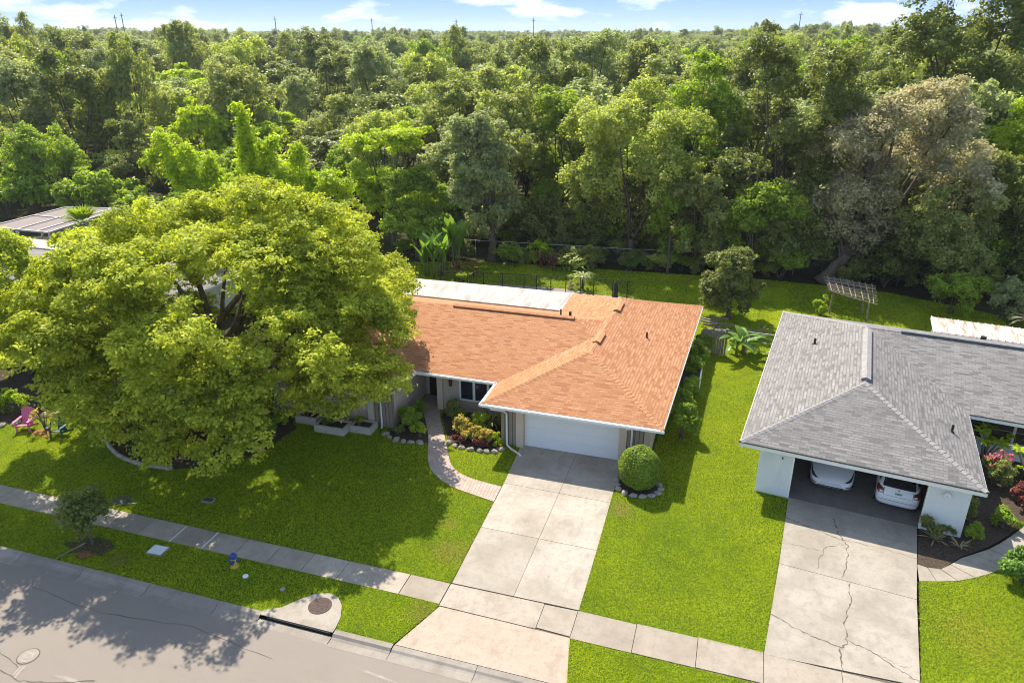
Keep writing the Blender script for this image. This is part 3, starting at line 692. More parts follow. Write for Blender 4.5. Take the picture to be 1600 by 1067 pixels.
BACK = [(-45, 40), (-15, 46), (-3, 46), (4.4, 46), (20, 45), (24, 56), (12, 61.5), (3, 62), (-9, 61), (-22, 60), (-30, 57), (-45, 52)]
for nm, p in (('front_lawn', FRONT), ('lawn_nook', NOOK), ('side_lawn', SIDE), ('neighbour_lawn', NLAWN), ('verge', VL), ('verge_by_driveway', VR), ('neighbour_verge', VN)): lawn(nm, p)
lawn('back_lawn', BACK, -.006)
DECK = [(-24, 46), (-24, 51.5), (-20.5, 52.2), (-18.3, 54.3), (-15.5, 54.6), (-11.7, 54.9), (-10.2, 54.1), (-8.2, 54.2), (-5.9, 54.0), (-4.3, 52.6), (-3.8, 50), (-3.8, 46)]
mb = MB(); mb.poly([(x, y, .01) for x, y in DECK]); struct(mb, 'pool_deck', 'concrete_old')

# grass blades on the lawns
def grass(name, poly, dens, h, wd, seed, excl=(), spread=.03):
    rng = np.random.default_rng(seed); P = np.array(poly)
    lo, hi = P.min(0), P.max(0); lo = np.maximum(lo, [-40, 16]); hi = np.minimum(hi, [19, 63])
    n = int((hi-lo).prod()*dens); p = lo+rng.random((n, 2))*(hi-lo); k = inpoly(p, poly)
    for e in excl: k &= ~inpoly(p, e)
    # only what lies in the view wedge, with a margin
    az = np.degrees(np.arctan2(p[:, 0], p[:, 1])); k &= (az > -68) & (az < 33)
    p = p[k]; n = len(p); p = p+rng.normal(size=p.shape)*.022
    a = rng.uniform(0, 2*np.pi, n); V = np.zeros((n, 3, 3)); hh = h*rng.uniform(.55, 1.25, n)
    dx = np.cos(a)*wd/2; dy = np.sin(a)*wd/2
    V[:, 0, 0] = p[:, 0]-dx; V[:, 0, 1] = p[:, 1]-dy; V[:, 1, 0] = p[:, 0]+dx; V[:, 1, 1] = p[:, 1]+dy
    ln = rng.normal(size=(n, 2))*spread*2.1
    V[:, 2, 0] = p[:, 0]+ln[:, 0]; V[:, 2, 1] = p[:, 1]+ln[:, 1]; V[:, 2, 2] = hh
    cl = np.sin(p[:, 0]*1.9+np.sin(p[:, 1]*1.3)*2)*np.sin(p[:, 1]*2.3+np.sin(p[:, 0]*1.7)*1.5)*.12
    V[:, :2, 2] = -.01
    o = face_mesh(name, V, rng.random(n)*.75+.12+cl, 'grass'); tag(o, kind='stuff'); return o
RING = [(-2.88+math.cos(a)*.95, 28.62+math.sin(a)*.75) for a in np.linspace(0, 6.28, 14)]
EX = (BED_L, BED_R, BED_T, BED_W, HOUSE_FOOT, NB_FOOT, RING, BED_N)
grass('front_lawn_grass', FRONT, 1300, .055, .016, 1, EX)
grass('lawn_nook_grass', NOOK, 1500, .05, .015, 2, EX)
grass('side_lawn_grass', SIDE, 1300, .055, .016, 3, EX)
grass('neighbour_lawn_grass', NLAWN, 1300, .055, .016, 4, EX+(NPATH,))
DRAIN = [(-14.5, 16.72), (-11.62, 16.72), (-11.7, 17.4), (-11.95, 17.95), (-12.3, 18.3), (-12.75, 18.38), (-13.2, 18.2), (-13.6, 17.75), (-13.95, 17.25), (-14.5, 16.95)]
grass('verge_grass', VL, 1400, .055, .015, 5, (DRAIN,))
grass('driveway_verge_grass', VR, 1500, .055, .015, 6)
grass('back_lawn_grass', BACK, 420, .07, .032, 7, EX+(DECK,), .05)
grass('neighbour_verge_grass', VN, 900, .07, .02, 8)

# ------------------------------------------------------------------ houses
def cap_line(mb, a, b, wd=.26, h=.035, step=.24):
    a, b = Vector(a), Vector(b); L_ = (b-a).length; n = max(2, int(L_/step)); d = (b-a)/L_
    s_ = d.cross(Vector((0, 0, 1))).normalized(); up = s_.cross(d)
    for i in range(n):
        p, q = a+d*(i*L_/n), a+d*((i+1)*L_/n+.02)
        e0, e1 = .008, .026
        vs = []
        for c, e in ((p, e1), (q, e0)): vs += [c-s_*wd/2-up*.045+up*e, c+up*(h-.02+e), c+s_*wd/2-up*.045+up*e]
        mb.add(vs+[vs[0]-up*.06, vs[2]-up*.06], [(0, 1, 4, 3), (1, 2, 5, 4), (0, 6, 1), (1, 7, 2), (6, 7, 1)])
def vent_cap(mb, a, b, wd=.36, h=.1):
    a, b = Vector(a), Vector(b); d = (b-a).normalized(); s_ = d.cross(Vector((0, 0, 1))).normalized(); up = Vector((0, 0, 1))
    vs = []
    for c in (a, b): vs += [c-s_*wd/2-up*.01, c-s_*wd/2+up*(h*.5), c+up*(h+.03), c+s_*wd/2+up*(h*.5), c+s_*wd/2-up*.01]
    mb.add(vs, [(0, 5, 6, 1), (1, 6, 7, 2), (2, 7, 8, 3), (3, 8, 9, 4), (0, 1, 2, 3, 4), (9, 8, 7, 6, 5)])
def hip(mb, FL, FR, BR, BL, A, B):
    """hip roof: front/back corners and the two ridge ends A (front/left) and B (back/right)"""
    return FL, FR, BR, BL, A, B

# --- the orange-roofed house
H1 = thing('house', 'beige single-storey house with an orange shingle roof and white garage door', 'house', (-10, 32, 0))
WFL, WFR, WBR, WBL = (-10.72, 29.75, 2.5), (-2.08, 29.72, 2.5), (-1.45, 46.85, 2.5), (-10.4, 46.85, 2.5)
WA, WB = (-6.37, 34.1, 3.94), (-6.08, 42.6, 3.94)
MFL, MFR, MBR, MBL = (-25.6, 32.17, 2.5), (-2.4, 32.17, 2.5), (-2.4, 43.1, 2.5), (-25.6, 43.1, 2.5)
MA, MB_ = (-20.1, 37.65, 4.28), (-7.9, 37.65, 4.28)
LFL, LFR, LBR, LBL = (-23.2, 29.75, 2.505), (-15.35, 29.75, 2.505), (-15.35, 39, 2.505), (-23.2, 39, 2.505)
LA, LB = (-19.27, 33.68, 3.8), (-19.27, 36.5, 3.8)
mb = MB()
def hipfaces(mb, fl, fr, br, bl, a, b, ridge_y=True):
    if ridge_y: mb.poly([fl, fr, a]); mb.poly([fr, br, b, a]); mb.poly([br, bl, b]); mb.poly([bl, fl, a, b])
    else: mb.poly([fl, fr, b, a]); mb.poly([fr, br, b]); mb.poly([br, bl, a, b]); mb.poly([bl, fl, a])
hipfaces(mb, WFL, WFR, WBR, WBL, WA, WB); hipfaces(mb, MFL, MFR, MBR, MBL, MA, MB_, False); hipfaces(mb, LFL, LFR, LBR, LBL, LA, LB)
roof = mb.build('roof', 'shingle_orange', H1)
for a, b in ((WA, WFL), (WA, WFR), (WA, (-6.26, 37.3, 3.95)), (MB_, (-6.9, 37.65, 3.94)), (WB, WBR)): mb = MB(); cap_line(mb, b, a); mb.build('ridge_cap', 'cap_orange', roof)
mb = MB(); vent_cap(mb, (-15.2, 37.65, 4.27), (-8.0, 37.65, 4.27), .34); mb.build('ridge_vent', 'cap_orange', roof)
mb = MB(); vent_cap(mb, (-6.31, 35.35, 3.94), (-6.26, 36.75, 3.94), .42, .1); mb.build('ridge_vent', 'cap_orange', roof)
mb = MB(); vent_cap(mb, (-6.1, 40.4, 3.94), (-6.1, 42.0, 3.94), .42, .1); mb.build('ridge_vent', 'cap_orange', roof)
for x, y, z, h, r_ in ((-4.05, 38.6, 3.2, .36, .05), (-9.25, 39.6, 3.6, .42, .05), (-8.55, 39.0, 3.8, .36, .08)):
    mb = MB(); mb.lathe([(r_*2.2, 0), (r_*1.6, .05), (r_, .07), (r_, h), (r_*.6, h)], (x, y, z-.02), 10); mb.build('vent_pipe', 'dark_metal', roof)
mb = MB()
def fascia(mb, pts, z0, z1, t=.03):
    for a, b in zip(pts[:-1], pts[1:]):
        d = (Vector(b[:2])-Vector(a[:2])).normalized(); o = Vector((d.y, -d.x))
        mb.prism([(a[0], a[1]), (b[0], b[1]), (b[0]+o.x*t, b[1]+o.y*t), (a[0]+o.x*t, a[1]+o.y*t)], z0, z1)
fascia(mb, [(-10.72, 32.17), (-10.72, 29.75), (-2.08, 29.72), (-1.45, 46.85), (-10.4, 46.85)], 2.30, 2.485)
fascia(mb, [(-15.35, 32.17), (-10.75, 32.17)], 2.30, 2.487); fascia(mb, [(-23.2, 29.75), (-15.35, 29.75), (-15.35, 32.14)], 2.30, 2.487)
fascia(mb, [(-10.4, 43.1), (-25.6, 43.1), (-25.6, 32.17), (-23.2, 32.17), (-23.2, 29.75)], 2.30, 2.487)
mb.build('fascia', 'white', H1)
mb = MB()
for a, b in (((-10.85, 29.62), (-2.0, 29.58)), ((-15.3, 32.04), (-10.9, 32.04)), ((-23.2, 29.62), (-15.25, 29.62))):
    d = (Vector(b)-Vector(a)).normalized(); o = Vector((d.y, -d.x))
    mb.prism([(a[0], a[1]-.005), (b[0], b[1]-.005), (b[0], b[1]+.1), (a[0], a[1]+.1)], 2.36, 2.375)
    mb.prism([(a[0], a[1]-.02), (b[0], b[1]-.02), (b[0], b[1]), (a[0], a[1])], 2.36, 2.475)
mb.prism([(-10.86, 29.62), (-10.84, 29.62), (-10.84, 32.0), (-10.86, 32.0)], 2.36, 2.475); mb.prism([(-10.84, 29.63), (-10.752, 29.63), (-10.752, 32.0), (-10.84, 32.0)], 2.36, 2.375)
mb.prism([(-15.24, 29.66), (-15.22, 29.66), (-15.22, 32.0), (-15.24, 32.0)], 2.36, 2.475); mb.prism([(-15.32, 29.66), (-15.242, 29.66), (-15.242, 32.0), (-15.32, 32.0)], 2.36, 2.375)
mb.build('gutter', 'white', H1)
mb = MB(); mb.prism([(-10.7, 29.76), (-2.09, 29.73), (-1.47, 46.83), (-10.4, 46.83)], 2.29, 2.305); mb.prism([(-25.55, 32.19), (-10.72, 32.19), (-10.72, 43.08), (-25.55, 43.08)], 2.285, 2.30); mb.prism([(-23.15, 29.77), (-15.37, 29.77), (-15.37, 32.17), (-23.15, 32.17)], 2.285, 2.3); mb.build('soffit', 'cream', H1)
mb = MB()
mb.box((-9.95, 30.72, 0), (-2.7, 46.1, 2.29)); mb.box((-24.7, 34.4, 0), (-10.0, 42.5, 2.285))
mb.box((-14.35, 33.0, 0), (-9.96, 34.39, 2.285))
mb.box((-22.8, 30.32, 0), (-15.75, 34.39, 2.285))
mb.box((-2.95, 30.38, 0), (-2.65, 30.715, 2.29)); mb.build('wall', 'beige', H1)
for a, b in (((-9.98, 30.4, 0), (-9.2, 30.715, 2.29)), ((-3.75, 30.4, 0), (-2.96, 30.715, 2.29)), ((-16.85, 30.2, 0), (-15.72, 30.315, 2.285)), ((-22.85, 30.2, 0), (-20.35, 30.315, 2.285))): mb = MB(); mb.box(a, b); mb.build('siding', 'siding', H1)
mb = MB(); mb.box((-9.19, 30.33, 0), (-8.82, 30.715, 2.29)); mb.box((-4.12, 30.33, 0), (-3.76, 30.715, 2.29)); mb.box((-8.815, 30.36, 2.12), (-4.125, 30.715, 2.29)); mb.build('garage_surround', 'cream', H1)
for x in (-20.1, -16.95): mb = MB(); mb.box((x-.2, 30.08, 0), (x+.12, 30.312, 2.285)); mb.build('pilaster', 'cream', H1)
mb = MB(); mb.box((-14.42, 32.86, 0), (-14.1, 32.995, 2.285)); mb.build('pilaster', 'cream', H1)
mb = MB(); mb.box((-8.815, 30.6, .01), (-4.125, 30.66, 2.115))
g = mb.build('garage_door', 'door_white', H1)
mb = MB()
for r in range(4):
    z0 = .04+r*.525
    for c in range(8):
        x0 = -8.78+c*.582; mb.box((x0+.05, 30.588, z0+.07), (x0+.53, 30.599, z0+.43)); 
    
mb.build('raised_panel', 'door_white', g)
mb = MB()
for r in range(1, 4): mb.box((-8.81, 30.595, .025+r*.525-.012), (-4.13, 30.6, .025+r*.525+.006))
mb.build('panel_gap', 'white_wall', g)
mb = MB(); mb.box((-15.5, 34.36, .02), (-14.45, 34.397, 2.1)); d_ = mb.build('front_door', 'door_wood', H1)
mb = MB(); mb.tube([(-14.62, 34.30, 1.0), (-14.62, 34.30, 1.14)], .018, 6); mb.build('handle', 'bronze', d_)
mb = MB(); mb.box((-15.72, 33.02, 0), (-14.45, 34.36, .018)); mb.build('porch_floor', 'paver', H1)
mb = MB(); wx0, wx1, wz0, wz1, wy = -13.15, -10.7, .72, 2.2, 32.93
for a, b in (((wx0, wy, wz0), (wx1, wy+.07, wz0+.1)), ((wx0, wy, wz1-.08), (wx1, wy+.07, wz1)), ((wx0, wy, wz0+.1), (wx0+.09, wy+.07, wz1-.08)), ((wx1-.09, wy, wz0+.1), (wx1, wy+.07, wz1-.08)), ((wx0+.76, wy, wz0+.1), (wx0+.9, wy+.07, wz1-.08)), ((wx0+1.56, wy, wz0+.1), (wx0+1.70, wy+.07, wz1-.08))): mb.box(a, b)
wf = mb.build('window', 'white', H1)
for a, b in ((wx0+.09, wx0+.76), (wx0+.9, wx0+1.56), (wx0+1.7, wx1-.09)): mb = MB(); mb.box((a, 32.965, wz0+.1), (b, 32.985, wz1-.08)); mb.build('pane', 'glass', wf)
mb = MB(); mb.lathe([(.03, 0), (.09, .04), (.10, .3), (.13, .32), (.02, .44)], (-13.62, 32.86, 1.5), 8); mb.box((-13.66, 32.9, 1.6), (-13.58, 32.998, 1.75)); mb.build('wall_lantern', 'bronze', H1)
def pipe(mb, pts, r=.05):
    mb.tube(pts, r, 8)
mb = MB(); pipe(mb, [(-10.3, 29.66, 2.38), (-10.25, 29.72, 2.25), (-9.78, 30.2, 1.98), (-9.66, 30.3, 1.8), (-9.64, 30.3, .3), (-9.6, 30.2, .1), (-9.3, 29.95, .07), (-8.78, 29.62, .06), (-8.7, 29.5, .05)]); mb.build('downspout', 'white', H1, smooth=True)
mb = MB(); pipe(mb, [(-3.7, 29.66, 2.38), (-3.7, 29.72, 2.25), (-3.55, 30.26, 2.0), (-3.52, 30.3, 1.8), (-3.52, 30.3, .1)]); mb.build('downspout', 'white', H1, smooth=True)
mb = MB(); pipe(mb, [(-16.4, 29.7, 2.38), (-16.4, 29.76, 2.25), (-16.4, 30.12, 2.05), (-16.4, 30.12, .15), (-16.35, 29.95, .05)]); mb.build('downspout', 'white', H1, smooth=True)
# flat white patio roof behind
mb = MB(); mb.prism([(-22.6, 42.9), (-9.86, 42.9), (-9.9, 46.6), (-22.6, 46.35)], 2.52, [2.66, 2.66, 2.62, 2.62]); mb.build('patio_roof', 'flatroof', H1)
for x in (-22.3, -18.2, -14.2): mb = MB(); mb.box((x-.06, 46.1, 0), (x+.06, 46.22, 2.515)); mb.build('patio_post', 'white', H1)

# --- the grey-roofed neighbour
H2 = thing('house', 'white single-storey house with a grey shingle roof and open double garage', 'house', NB0, NRZ)
def NBM(): return MB(NX)
E_ = 2.5; RZ_ = 4.2
gFL, gFR, gBR, gBL = (0, 0, E_), (9.35, 0, E_), (9.35, 17.1, E_), (0, 17.1, E_); gA, gB = (4.68, 4.68, RZ_), (4.68, 12.4, RZ_)
mFL, mFR, mBR, mBL = (0, 7.0, E_-.006), (24, 7.0, E_-.006), (24, 17.8, E_-.006), (0, 17.8, E_-.006); mA, mB2 = (4.68, 12.4, RZ_-.006), (19.3, 12.4, RZ_-.006)
mb = NBM(); hipfaces(mb, gFL, gFR, gBR, gBL, gA, gB); hipfaces(mb, mFL, mFR, mBR, mBL, mA, mB2, False); r2 = mb.build('roof', 'shingle_grey', H2)
for a, b in ((gFL, gA), (gFR, gA), (mBL, (4.68, 12.4, RZ_))): mb = NBM(); cap_line(mb, a, b); mb.build('ridge_cap', 'cap_grey', r2)
mb = NBM(); cap_line(mb, (4.7, 12.4, RZ_), (19.3, 12.4, RZ_)); mb.build('ridge_cap', 'cap_grey', r2)
mb = NBM(); vent_cap(mb, (4.68, 5.0, RZ_), (4.68, 11.8, RZ_), .42, .12); mb.build('ridge_vent', 'cap_grey', r2)
mb = NBM(); vent_cap(mb, (6.3, 12.4, RZ_+.02), (19, 12.4, RZ_+.02), .36, .1); mb.build('ridge_vent', 'cap_grey', r2)
for u, v, z, h, r_ in ((2.2, 10.9, 3.28, .34, .06), (8.35, 4.0, 2.85, .36, .05), (10.2, 12.9, 4.05, .3, .14), (12.3, 12.8, 4.1, .34, .05)):
    mb = NBM(); mb.lathe([(r_*2.2, 0), (r_*1.6, .05), (r_, .07), (r_, h), (r_*.6, h)], (u, v, z), 10); mb.build('vent_pipe', 'dark_metal', r2)
mb = NBM(); fascia(mb, [(0, 17.8), (0, 0), (9.35, 0), (9.35, 6.97)], 2.28, 2.46); fascia(mb, [(9.35, 7.0), (24, 7.0)], 2.28, 2.455); mb.build('fascia', 'white', H2)
mb = NBM(); mb.box((-.05, -.06, 2.462), (9.40, 0., 2.495)); mb.box((9.41, 6.94, 2.458), (24, 7, 2.49)); mb.build('drip_edge', 'dark_metal', H2)
mb = NBM(); mb.prism([(.02, .02), (9.33, .02), (9.33, 7.02), (23.9, 7.02), (23.9, 17.7), (.02, 17.7)], 2.27, 2.285); mb.build('soffit', 'white_wall', H2)
mb = NBM()
mb.box((.85, .3, 0), (2.3, .5, 2.268)); mb.box((7.42, .3, 0), (8.95, .5, 2.268)); mb.box((2.3, .3, 2.1), (7.42, .5, 2.268))
mb.box((.85, .5, 0), (1.02, 17, 2.268)); mb.box((8.78, .5, 0), (8.95, 8.1, 2.268)); mb.box((1.02, 7.6, 0), (8.78, 7.8, 2.268))
mb.box((9.0, 10.6, 0), (23, 10.8, 2.268)); mb.box((1.02, 16.8, 0), (23, 17, 2.268)); mb.box((22.8, 8, 0), (23, 16.8, 2.268))
mb.build('wall', 'white_wall', H2)
mb = NBM(); mb.box((2.24, .285, 0), (2.30, .299, 2.1)); mb.box((7.42, .285, 0), (7.48, .299, 2.1)); mb.box((2.3, .285, 2.1), (7.42, .299, 2.16)); mb.build('door_trim', 'white', H2)
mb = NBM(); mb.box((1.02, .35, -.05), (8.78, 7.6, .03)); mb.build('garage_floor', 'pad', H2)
mb = NBM(); mb.box((8.96, 8.0, 0), (22.8, 8.18, .82)); mb.build('porch_wall', 'white_wall', H2)
mb = NBM(); mb.box((8.9, 7.94, .822), (22.8, 8.24, .88)); mb.build('porch_ledge', 'white', H2)
mb = NBM(); mb.box((8.96, 8.10, .882), (22.8, 8.11, 2.268)); mb.build('porch_screen', 'porchscreen', H2)
for u in (11.55, 14.2, 16.9, 19.6): mb = NBM(); mb.box((u-.06, 8.02, .882), (u+.06, 8.095, 2.268)); mb.build('porch_post', 'beam', H2)
mb = NBM(); mb.box((8.96, 8.06, 1.45), (22.8, 8.095, 1.49)); mb.build('porch_rail', 'wood_grey', H2)
fl_ = NBM(); fl_.lathe([(.05, 0), (.07, .05), (.1, .08)], (8.1, .2, 1.92), 8); fl_.tube([(8.1, .25, 1.95), (7.98, .1, 1.86)], [.05, .075], 7); fl_.tube([(8.1, .25, 1.95), (8.22, .1, 1.86)], [.05, .075], 7); fl_.box((8.04, .2, 1.9), (8.16, .298, 2.02)); fl_.build('flood_light', 'white', H2)
mb = NBM(); mb.box((1.78, .27, 1.9), (1.84, .299, 1.98)); mb.build('wall_socket', 'dark_metal', H2)
# rusted patio cover behind the grey roof
t = thing('patio_cover', 'rusty white corrugated patio cover behind the grey roof', 'patio cover', nb(11, 17.9), NRZ)
mb = NBM()
for i in range(32):
    u0 = 8.6+i*.36; mb.prism([(u0, 17.85), (u0+.34, 17.85), (u0+.34, 20.6), (u0, 20.6)], 2.5, 2.53); mb.box((u0+.335, 17.85, 2.52), (u0+.365, 20.6, 2.58))
mb.build('roof_sheet', 'rust', t)
mb = NBM(); mb.box((8.6, 17.82, 2.36), (20.2, 17.848, 2.499)); mb.box((8.6, 20.6, 2.34), (20.2, 20.65, 2.49)); mb.box((8.54, 17.82, 2.36), (8.6, 20.65, 2.56)); mb.build('frame', 'white', t)
for u in (8.8, 13, 16.5, 19.6): mb = NBM(); mb.box((u-.05, 20.48, 0), (u+.05, 20.58, 2.338)); mb.build('post', 'white', t)

# --- the house at the far left with its pool screen
H3 = thing('house', 'pale house with a low grey roof half hidden behind the big tree', 'house', (-46, 38, 0))
mb = MB(); hipfaces(mb, (-58, 31.5, 2.6), (-34.6, 31.5, 2.6), (-34.6, 44.4, 2.6), (-58, 44.4, 2.6), (-51.5, 38, 3.7), (-41.1, 38, 3.7), False); mb.build('roof', 'shingle_grey', H3)
mb = MB(); fascia(mb, [(-58, 44.4), (-58, 31.5), (-34.6, 31.5), (-34.6, 44.4), (-58, 44.4)], 2.4, 2.58); mb.build('fascia', 'white', H3)
mb = MB(); mb.box((-57.3, 32.1, 0), (-35.2, 43.8, 2.58)); mb.build('wall', 'white_wall', H3)
for x in (-53, -46, -39.5):
    mb = MB(); mb.box((x-.9, 32.03, .8), (x+.9, 32.09, 2.1)); wq = mb.build('window', 'white', H3)
    mb = MB(); mb.box((x-.8, 32.0, .9), (x-.05, 32.028, 2.0)); mb.box((x+.05, 32.0, .9), (x+.8, 32.028, 2.0)); mb.build('pane', 'glass', wq)
mb = MB(); mb.box((-66, 44.4, 2.55), (-50.5, 46.5, 2.72)); mb.build('flat_roof', 'flatroof', H3)
mb = MB(); mb.lathe([(.1, 0), (.06, .05), (.06, .4)], (-54.2, 45.3, 2.7), 8); mb.build('vent_pipe', 'dark_metal', H3)
SC = thing('pool_screen', 'brown mesh pool enclosure with pale frame beams behind a grey roof', 'pool enclosure', (-60, 50, 0))
x0, x1, y0, y1, zt = -63.4, -56.6, 47.6, 57.0, 3.0
mb = MB(); mb.poly([(x0, y0, zt), (x1, y0, zt), (x1-1.2, y1, zt), (x0, y1-1.2, zt)]); mb.poly([(x1, y0, 0), (x1-1.2, y1, 0), (x1-1.2, y1, zt), (x1, y0, zt)]); mb.poly([(x0, y1-1.2, 0), (x1-1.2, y1, 0), (x1-1.2, y1, zt), (x0, y1-1.2, zt)])
mb.build('mesh_panel', 'screen', SC)
for a, b in [((x0, y0, zt), (x1, y0, zt)), ((x1, y0, zt), (x1-1.2, y1, zt)), ((x0, y1-1.2, zt), (x1-1.2, y1, zt)), ((x0, y0, zt), (x0, y1-1.2, zt)), ((x0, 52.2, zt), (x1-.6, 52.2, zt)), ((-60.2, y0, zt), (-60.6, y1-.6, zt)), ((-58, y0, zt), (-58.6, y1-.3, zt)),
             ((x0, y0, 0), (x0, y0, zt)), ((-60.2, y0, 0), (-60.2, y0, zt)), ((x1, y0, 0), (x1, y0, zt)), ((-58.6, y0, .9), (-57.2, y0, zt)), ((-61.9, y0, .9), (-60.6, y0, zt)), ((x0, y0, .9), (x1, y0, .9)), ((x1-1.2, y1, 0), (x1-1.2, y1, zt))]:
    mb = MB(); mb.bar((a[0], a[1], a[2]+.03), (b[0], b[1], b[2]+.03), .13, .13); mb.build('beam', 'beam', SC)
# ------------------------------------------------------------------ cars in the neighbour's garage
def car(name, label, loc, rz, st):
    t = thing(name, label, 'car', loc, rz)
    def ring(y, w_, zb, ze, wr, zt):
        h = [(0, zb), (w_*.8, zb), (w_*.97, zb+.09), (w_, zb+(ze-zb)*.5), (w_*.985, ze-.05), (w_*.94, ze+.01), (wr, zt-.07 if zt-ze > .2 else (ze+zt)/2+.01), (wr*.55, zt), (0, zt+.015)]
        full = h+[(-x, z) for x, z in h[-2:0:-1]]
        return [(x, y, z) for x, z in full]
    vs, fs = [], []
    for s_ in st: vs += ring(*s_)
    n = 16
    for i in range(len(st)-1):
        for k in range(n): a, b = i*n+k, i*n+(k+1) % n; fs.append((a, b, b+n, a+n))
    fs.append(tuple(range(n))[::-1]); fs.append(tuple(range((len(st)-1)*n, len(st)*n)))
    me = bpy.data.meshes.new('body'); me.from_pydata(vs, [], fs)
    o = link(bpy.data.objects.new('body', me)); md = o.modifiers.new('s', 'SUBSURF'); md.levels = 3; md.render_levels = 3
    dg = bpy.context.evaluated_depsgraph_get(); m2 = bpy.data.meshes.new_from_object(o.evaluated_get(dg))
    o.modifiers.clear(); o.data = m2; m2.materials.clear(); m2.materials.append(M['carpaint']); m2.polygons.foreach_set('use_smooth', [True]*len(m2.polygons)); o.parent = t
    bvh = BVHTree.FromPolygons([v.co.copy() for v in m2.vertices], [tuple(p.vertices) for p in m2.polygons])
    def decal(nm, polys, mat, axis='y', off=.006, res=.014, parent=None):
        """a panel that follows the body where an outline (x,z) or (y,z) lies on it"""
        vs, fs = [], []; ids = {}
        for poly in (polys if isinstance(polys[0][0], tuple) else [polys]):
            P = np.array(poly); lo, hi = P.min(0), P.max(0); nx, nz = [max(1, int(math.ceil((hi[i]-lo[i])/res))) for i in (0, 1)]
            gx = np.linspace(lo[0], hi[0], nx+1); gz = np.linspace(lo[1], hi[1], nz+1); ids = {}
            def vid(i, j):
                if (i, j) in ids: return ids[i, j]
                if axis == 'y': h = bvh.ray_cast(Vector((gx[i], -2, gz[j])), Vector((0, 1, 0)))
                else: h = bvh.ray_cast(Vector((axis*3, gx[i], gz[j])), Vector((-axis, 0, 0)))
                if h[0] is None: ids[i, j] = None; return None
                dr = Vector((0, 1, 0)) if axis == 'y' else Vector((-axis, 0, 0)); p = h[0]+(h[1] if h[1].dot(dr) < 0 else -h[1])*off; vs.append(tuple(p)); ids[i, j] = len(vs)-1; return ids[i, j]
            cc = np.array([[(gx[i]+gx[i+1])/2, (gz[j]+gz[j+1])/2] for i in range(nx) for j in range(nz)]); ins = inpoly(cc, poly)
            for q, ok in enumerate(ins):
                if ok:
                    i, j = q//nz, q % nz; f = [vid(i, j), vid(i+1, j), vid(i+1, j+1), vid(i, j+1)]
                    if None not in f: fs.append(tuple(f))
        if not fs: return None
        m = bpy.data.meshes.new(nm); m.from_pydata(vs, [], fs); m.materials.append(M[mat]); m.polygons.foreach_set('use_smooth', [True]*len(fs))
        d = link(bpy.data.objects.new(nm, m)); d.parent = parent or t
        return d
    def wheel(y, sx, w_):
        mb = MB(); mb.X = Matrix.Translation((sx*(w_-.20), y, .32)) @ Matrix.Rotation(math.pi/2*sx, 4, 'Y')
        mb.lathe([(.2, 0), (.31, .0), (.33, .03), (.33, .17), (.31, .2), (.2, .2)], (0, 0, 0), 24)
        wm = WM.pop(t.name); WM[t.name] = Matrix(); o_ = mb.build('wheel', 'tyre', t, uv=False)
        mb2 = MB(mb.X); mb2.lathe([(.05, .195), (.2, .19), (.21, .205), (.05, .21)], (0, 0, 0), 20); mb2.build('rim', 'rim', o_, uv=False); WM[t.name] = wm
    return t, decal, wheel
sed = [(0, .44, .32, .44, .34, .46), (.03, .62, .26, .50, .48, .52), (.10, .77, .22, .56, .58, .60), (.24, .87, .20, .64, .66, .69), (.6, .93, .19, .74, .74, .80), (1.25, .94, .19, .86, .80, .95), (1.5, .94, .19, .9, .78, 1.02), (2.1, .94, .19, .94, .66, 1.38), (2.7, .94, .19, .95, .64, 1.44), (3.4, .94, .19, .96, .64, 1.36), (4.1, .92, .2, .98, .66, 1.1), (4.55, .84, .25, .95, .66, 1.0), (4.7, .68, .35, .85, .5, .9)]
t, dc, wh = car('parked_car', 'white saloon car parked nose out beside the hatchback in the open garage', nb(3.92, 1.45, .03), NRZ, sed)
for s_ in (-1, 1):
    dc('headlight', [(s_*.50, .60), (s_*.60, .615), (s_*.80, .72), (s_*.885, .82), (s_*.87, .70), (s_*.80, .62), (s_*.66, .585)], 'lamp_dark')
    dc('fog_slot', [(s_*.60, .40), (s_*.84, .45), (s_*.84, .41), (s_*.66, .355)], 'dark_metal')
    for y in (.95, 3.75): wh(y, s_, .94)
    dc('side_window', [(1.75, 1.0), (2.25, 1.30), (3.2, 1.30), (3.9, 1.08), (3.9, 1.0)], 'carglass', s_)
dc('lower_grille', [(-.50, .345), (.50, .345), (.56, .295), (-.56, .295)], 'dark_metal')
dc('windscreen', [(-.66, .97), (.66, .97), (.58, 1.36), (-.58, 1.36)], 'carglass')
dc('bumper_reflection', [(-.42, .52), (.42, .52), (.46, .42), (-.46, .42)], 'lamp_and_reflection', off=.004)  # pale patch painted in for the reflection on the bumper
hat = [(0, .54, .32, .52, .40, .55), (.03, .70, .27, .64, .52, .68), (.08, .80, .23, .78, .62, .84), (.18, .855, .21, .90, .68, 1.0), (.40, .87, .2, .97, .64, 1.28), (.72, .87, .2, .97, .60, 1.46), (1.5, .87, .2, .96, .60, 1.52), (2.2, .87, .2, .95, .60, 1.49), (2.9, .87, .2, .94, .64, 1.2), (3.3, .87, .2, .92, .74, 1.0), (3.8, .84, .2, .8, .66, .88), (4.05, .68, .26, .6, .5, .68)]
t, dc, wh = car('parked_car', 'white hatchback parked tail out with dark rear window and number plate', nb(6.55, 1.12, .03), NRZ-R(2.5), hat)
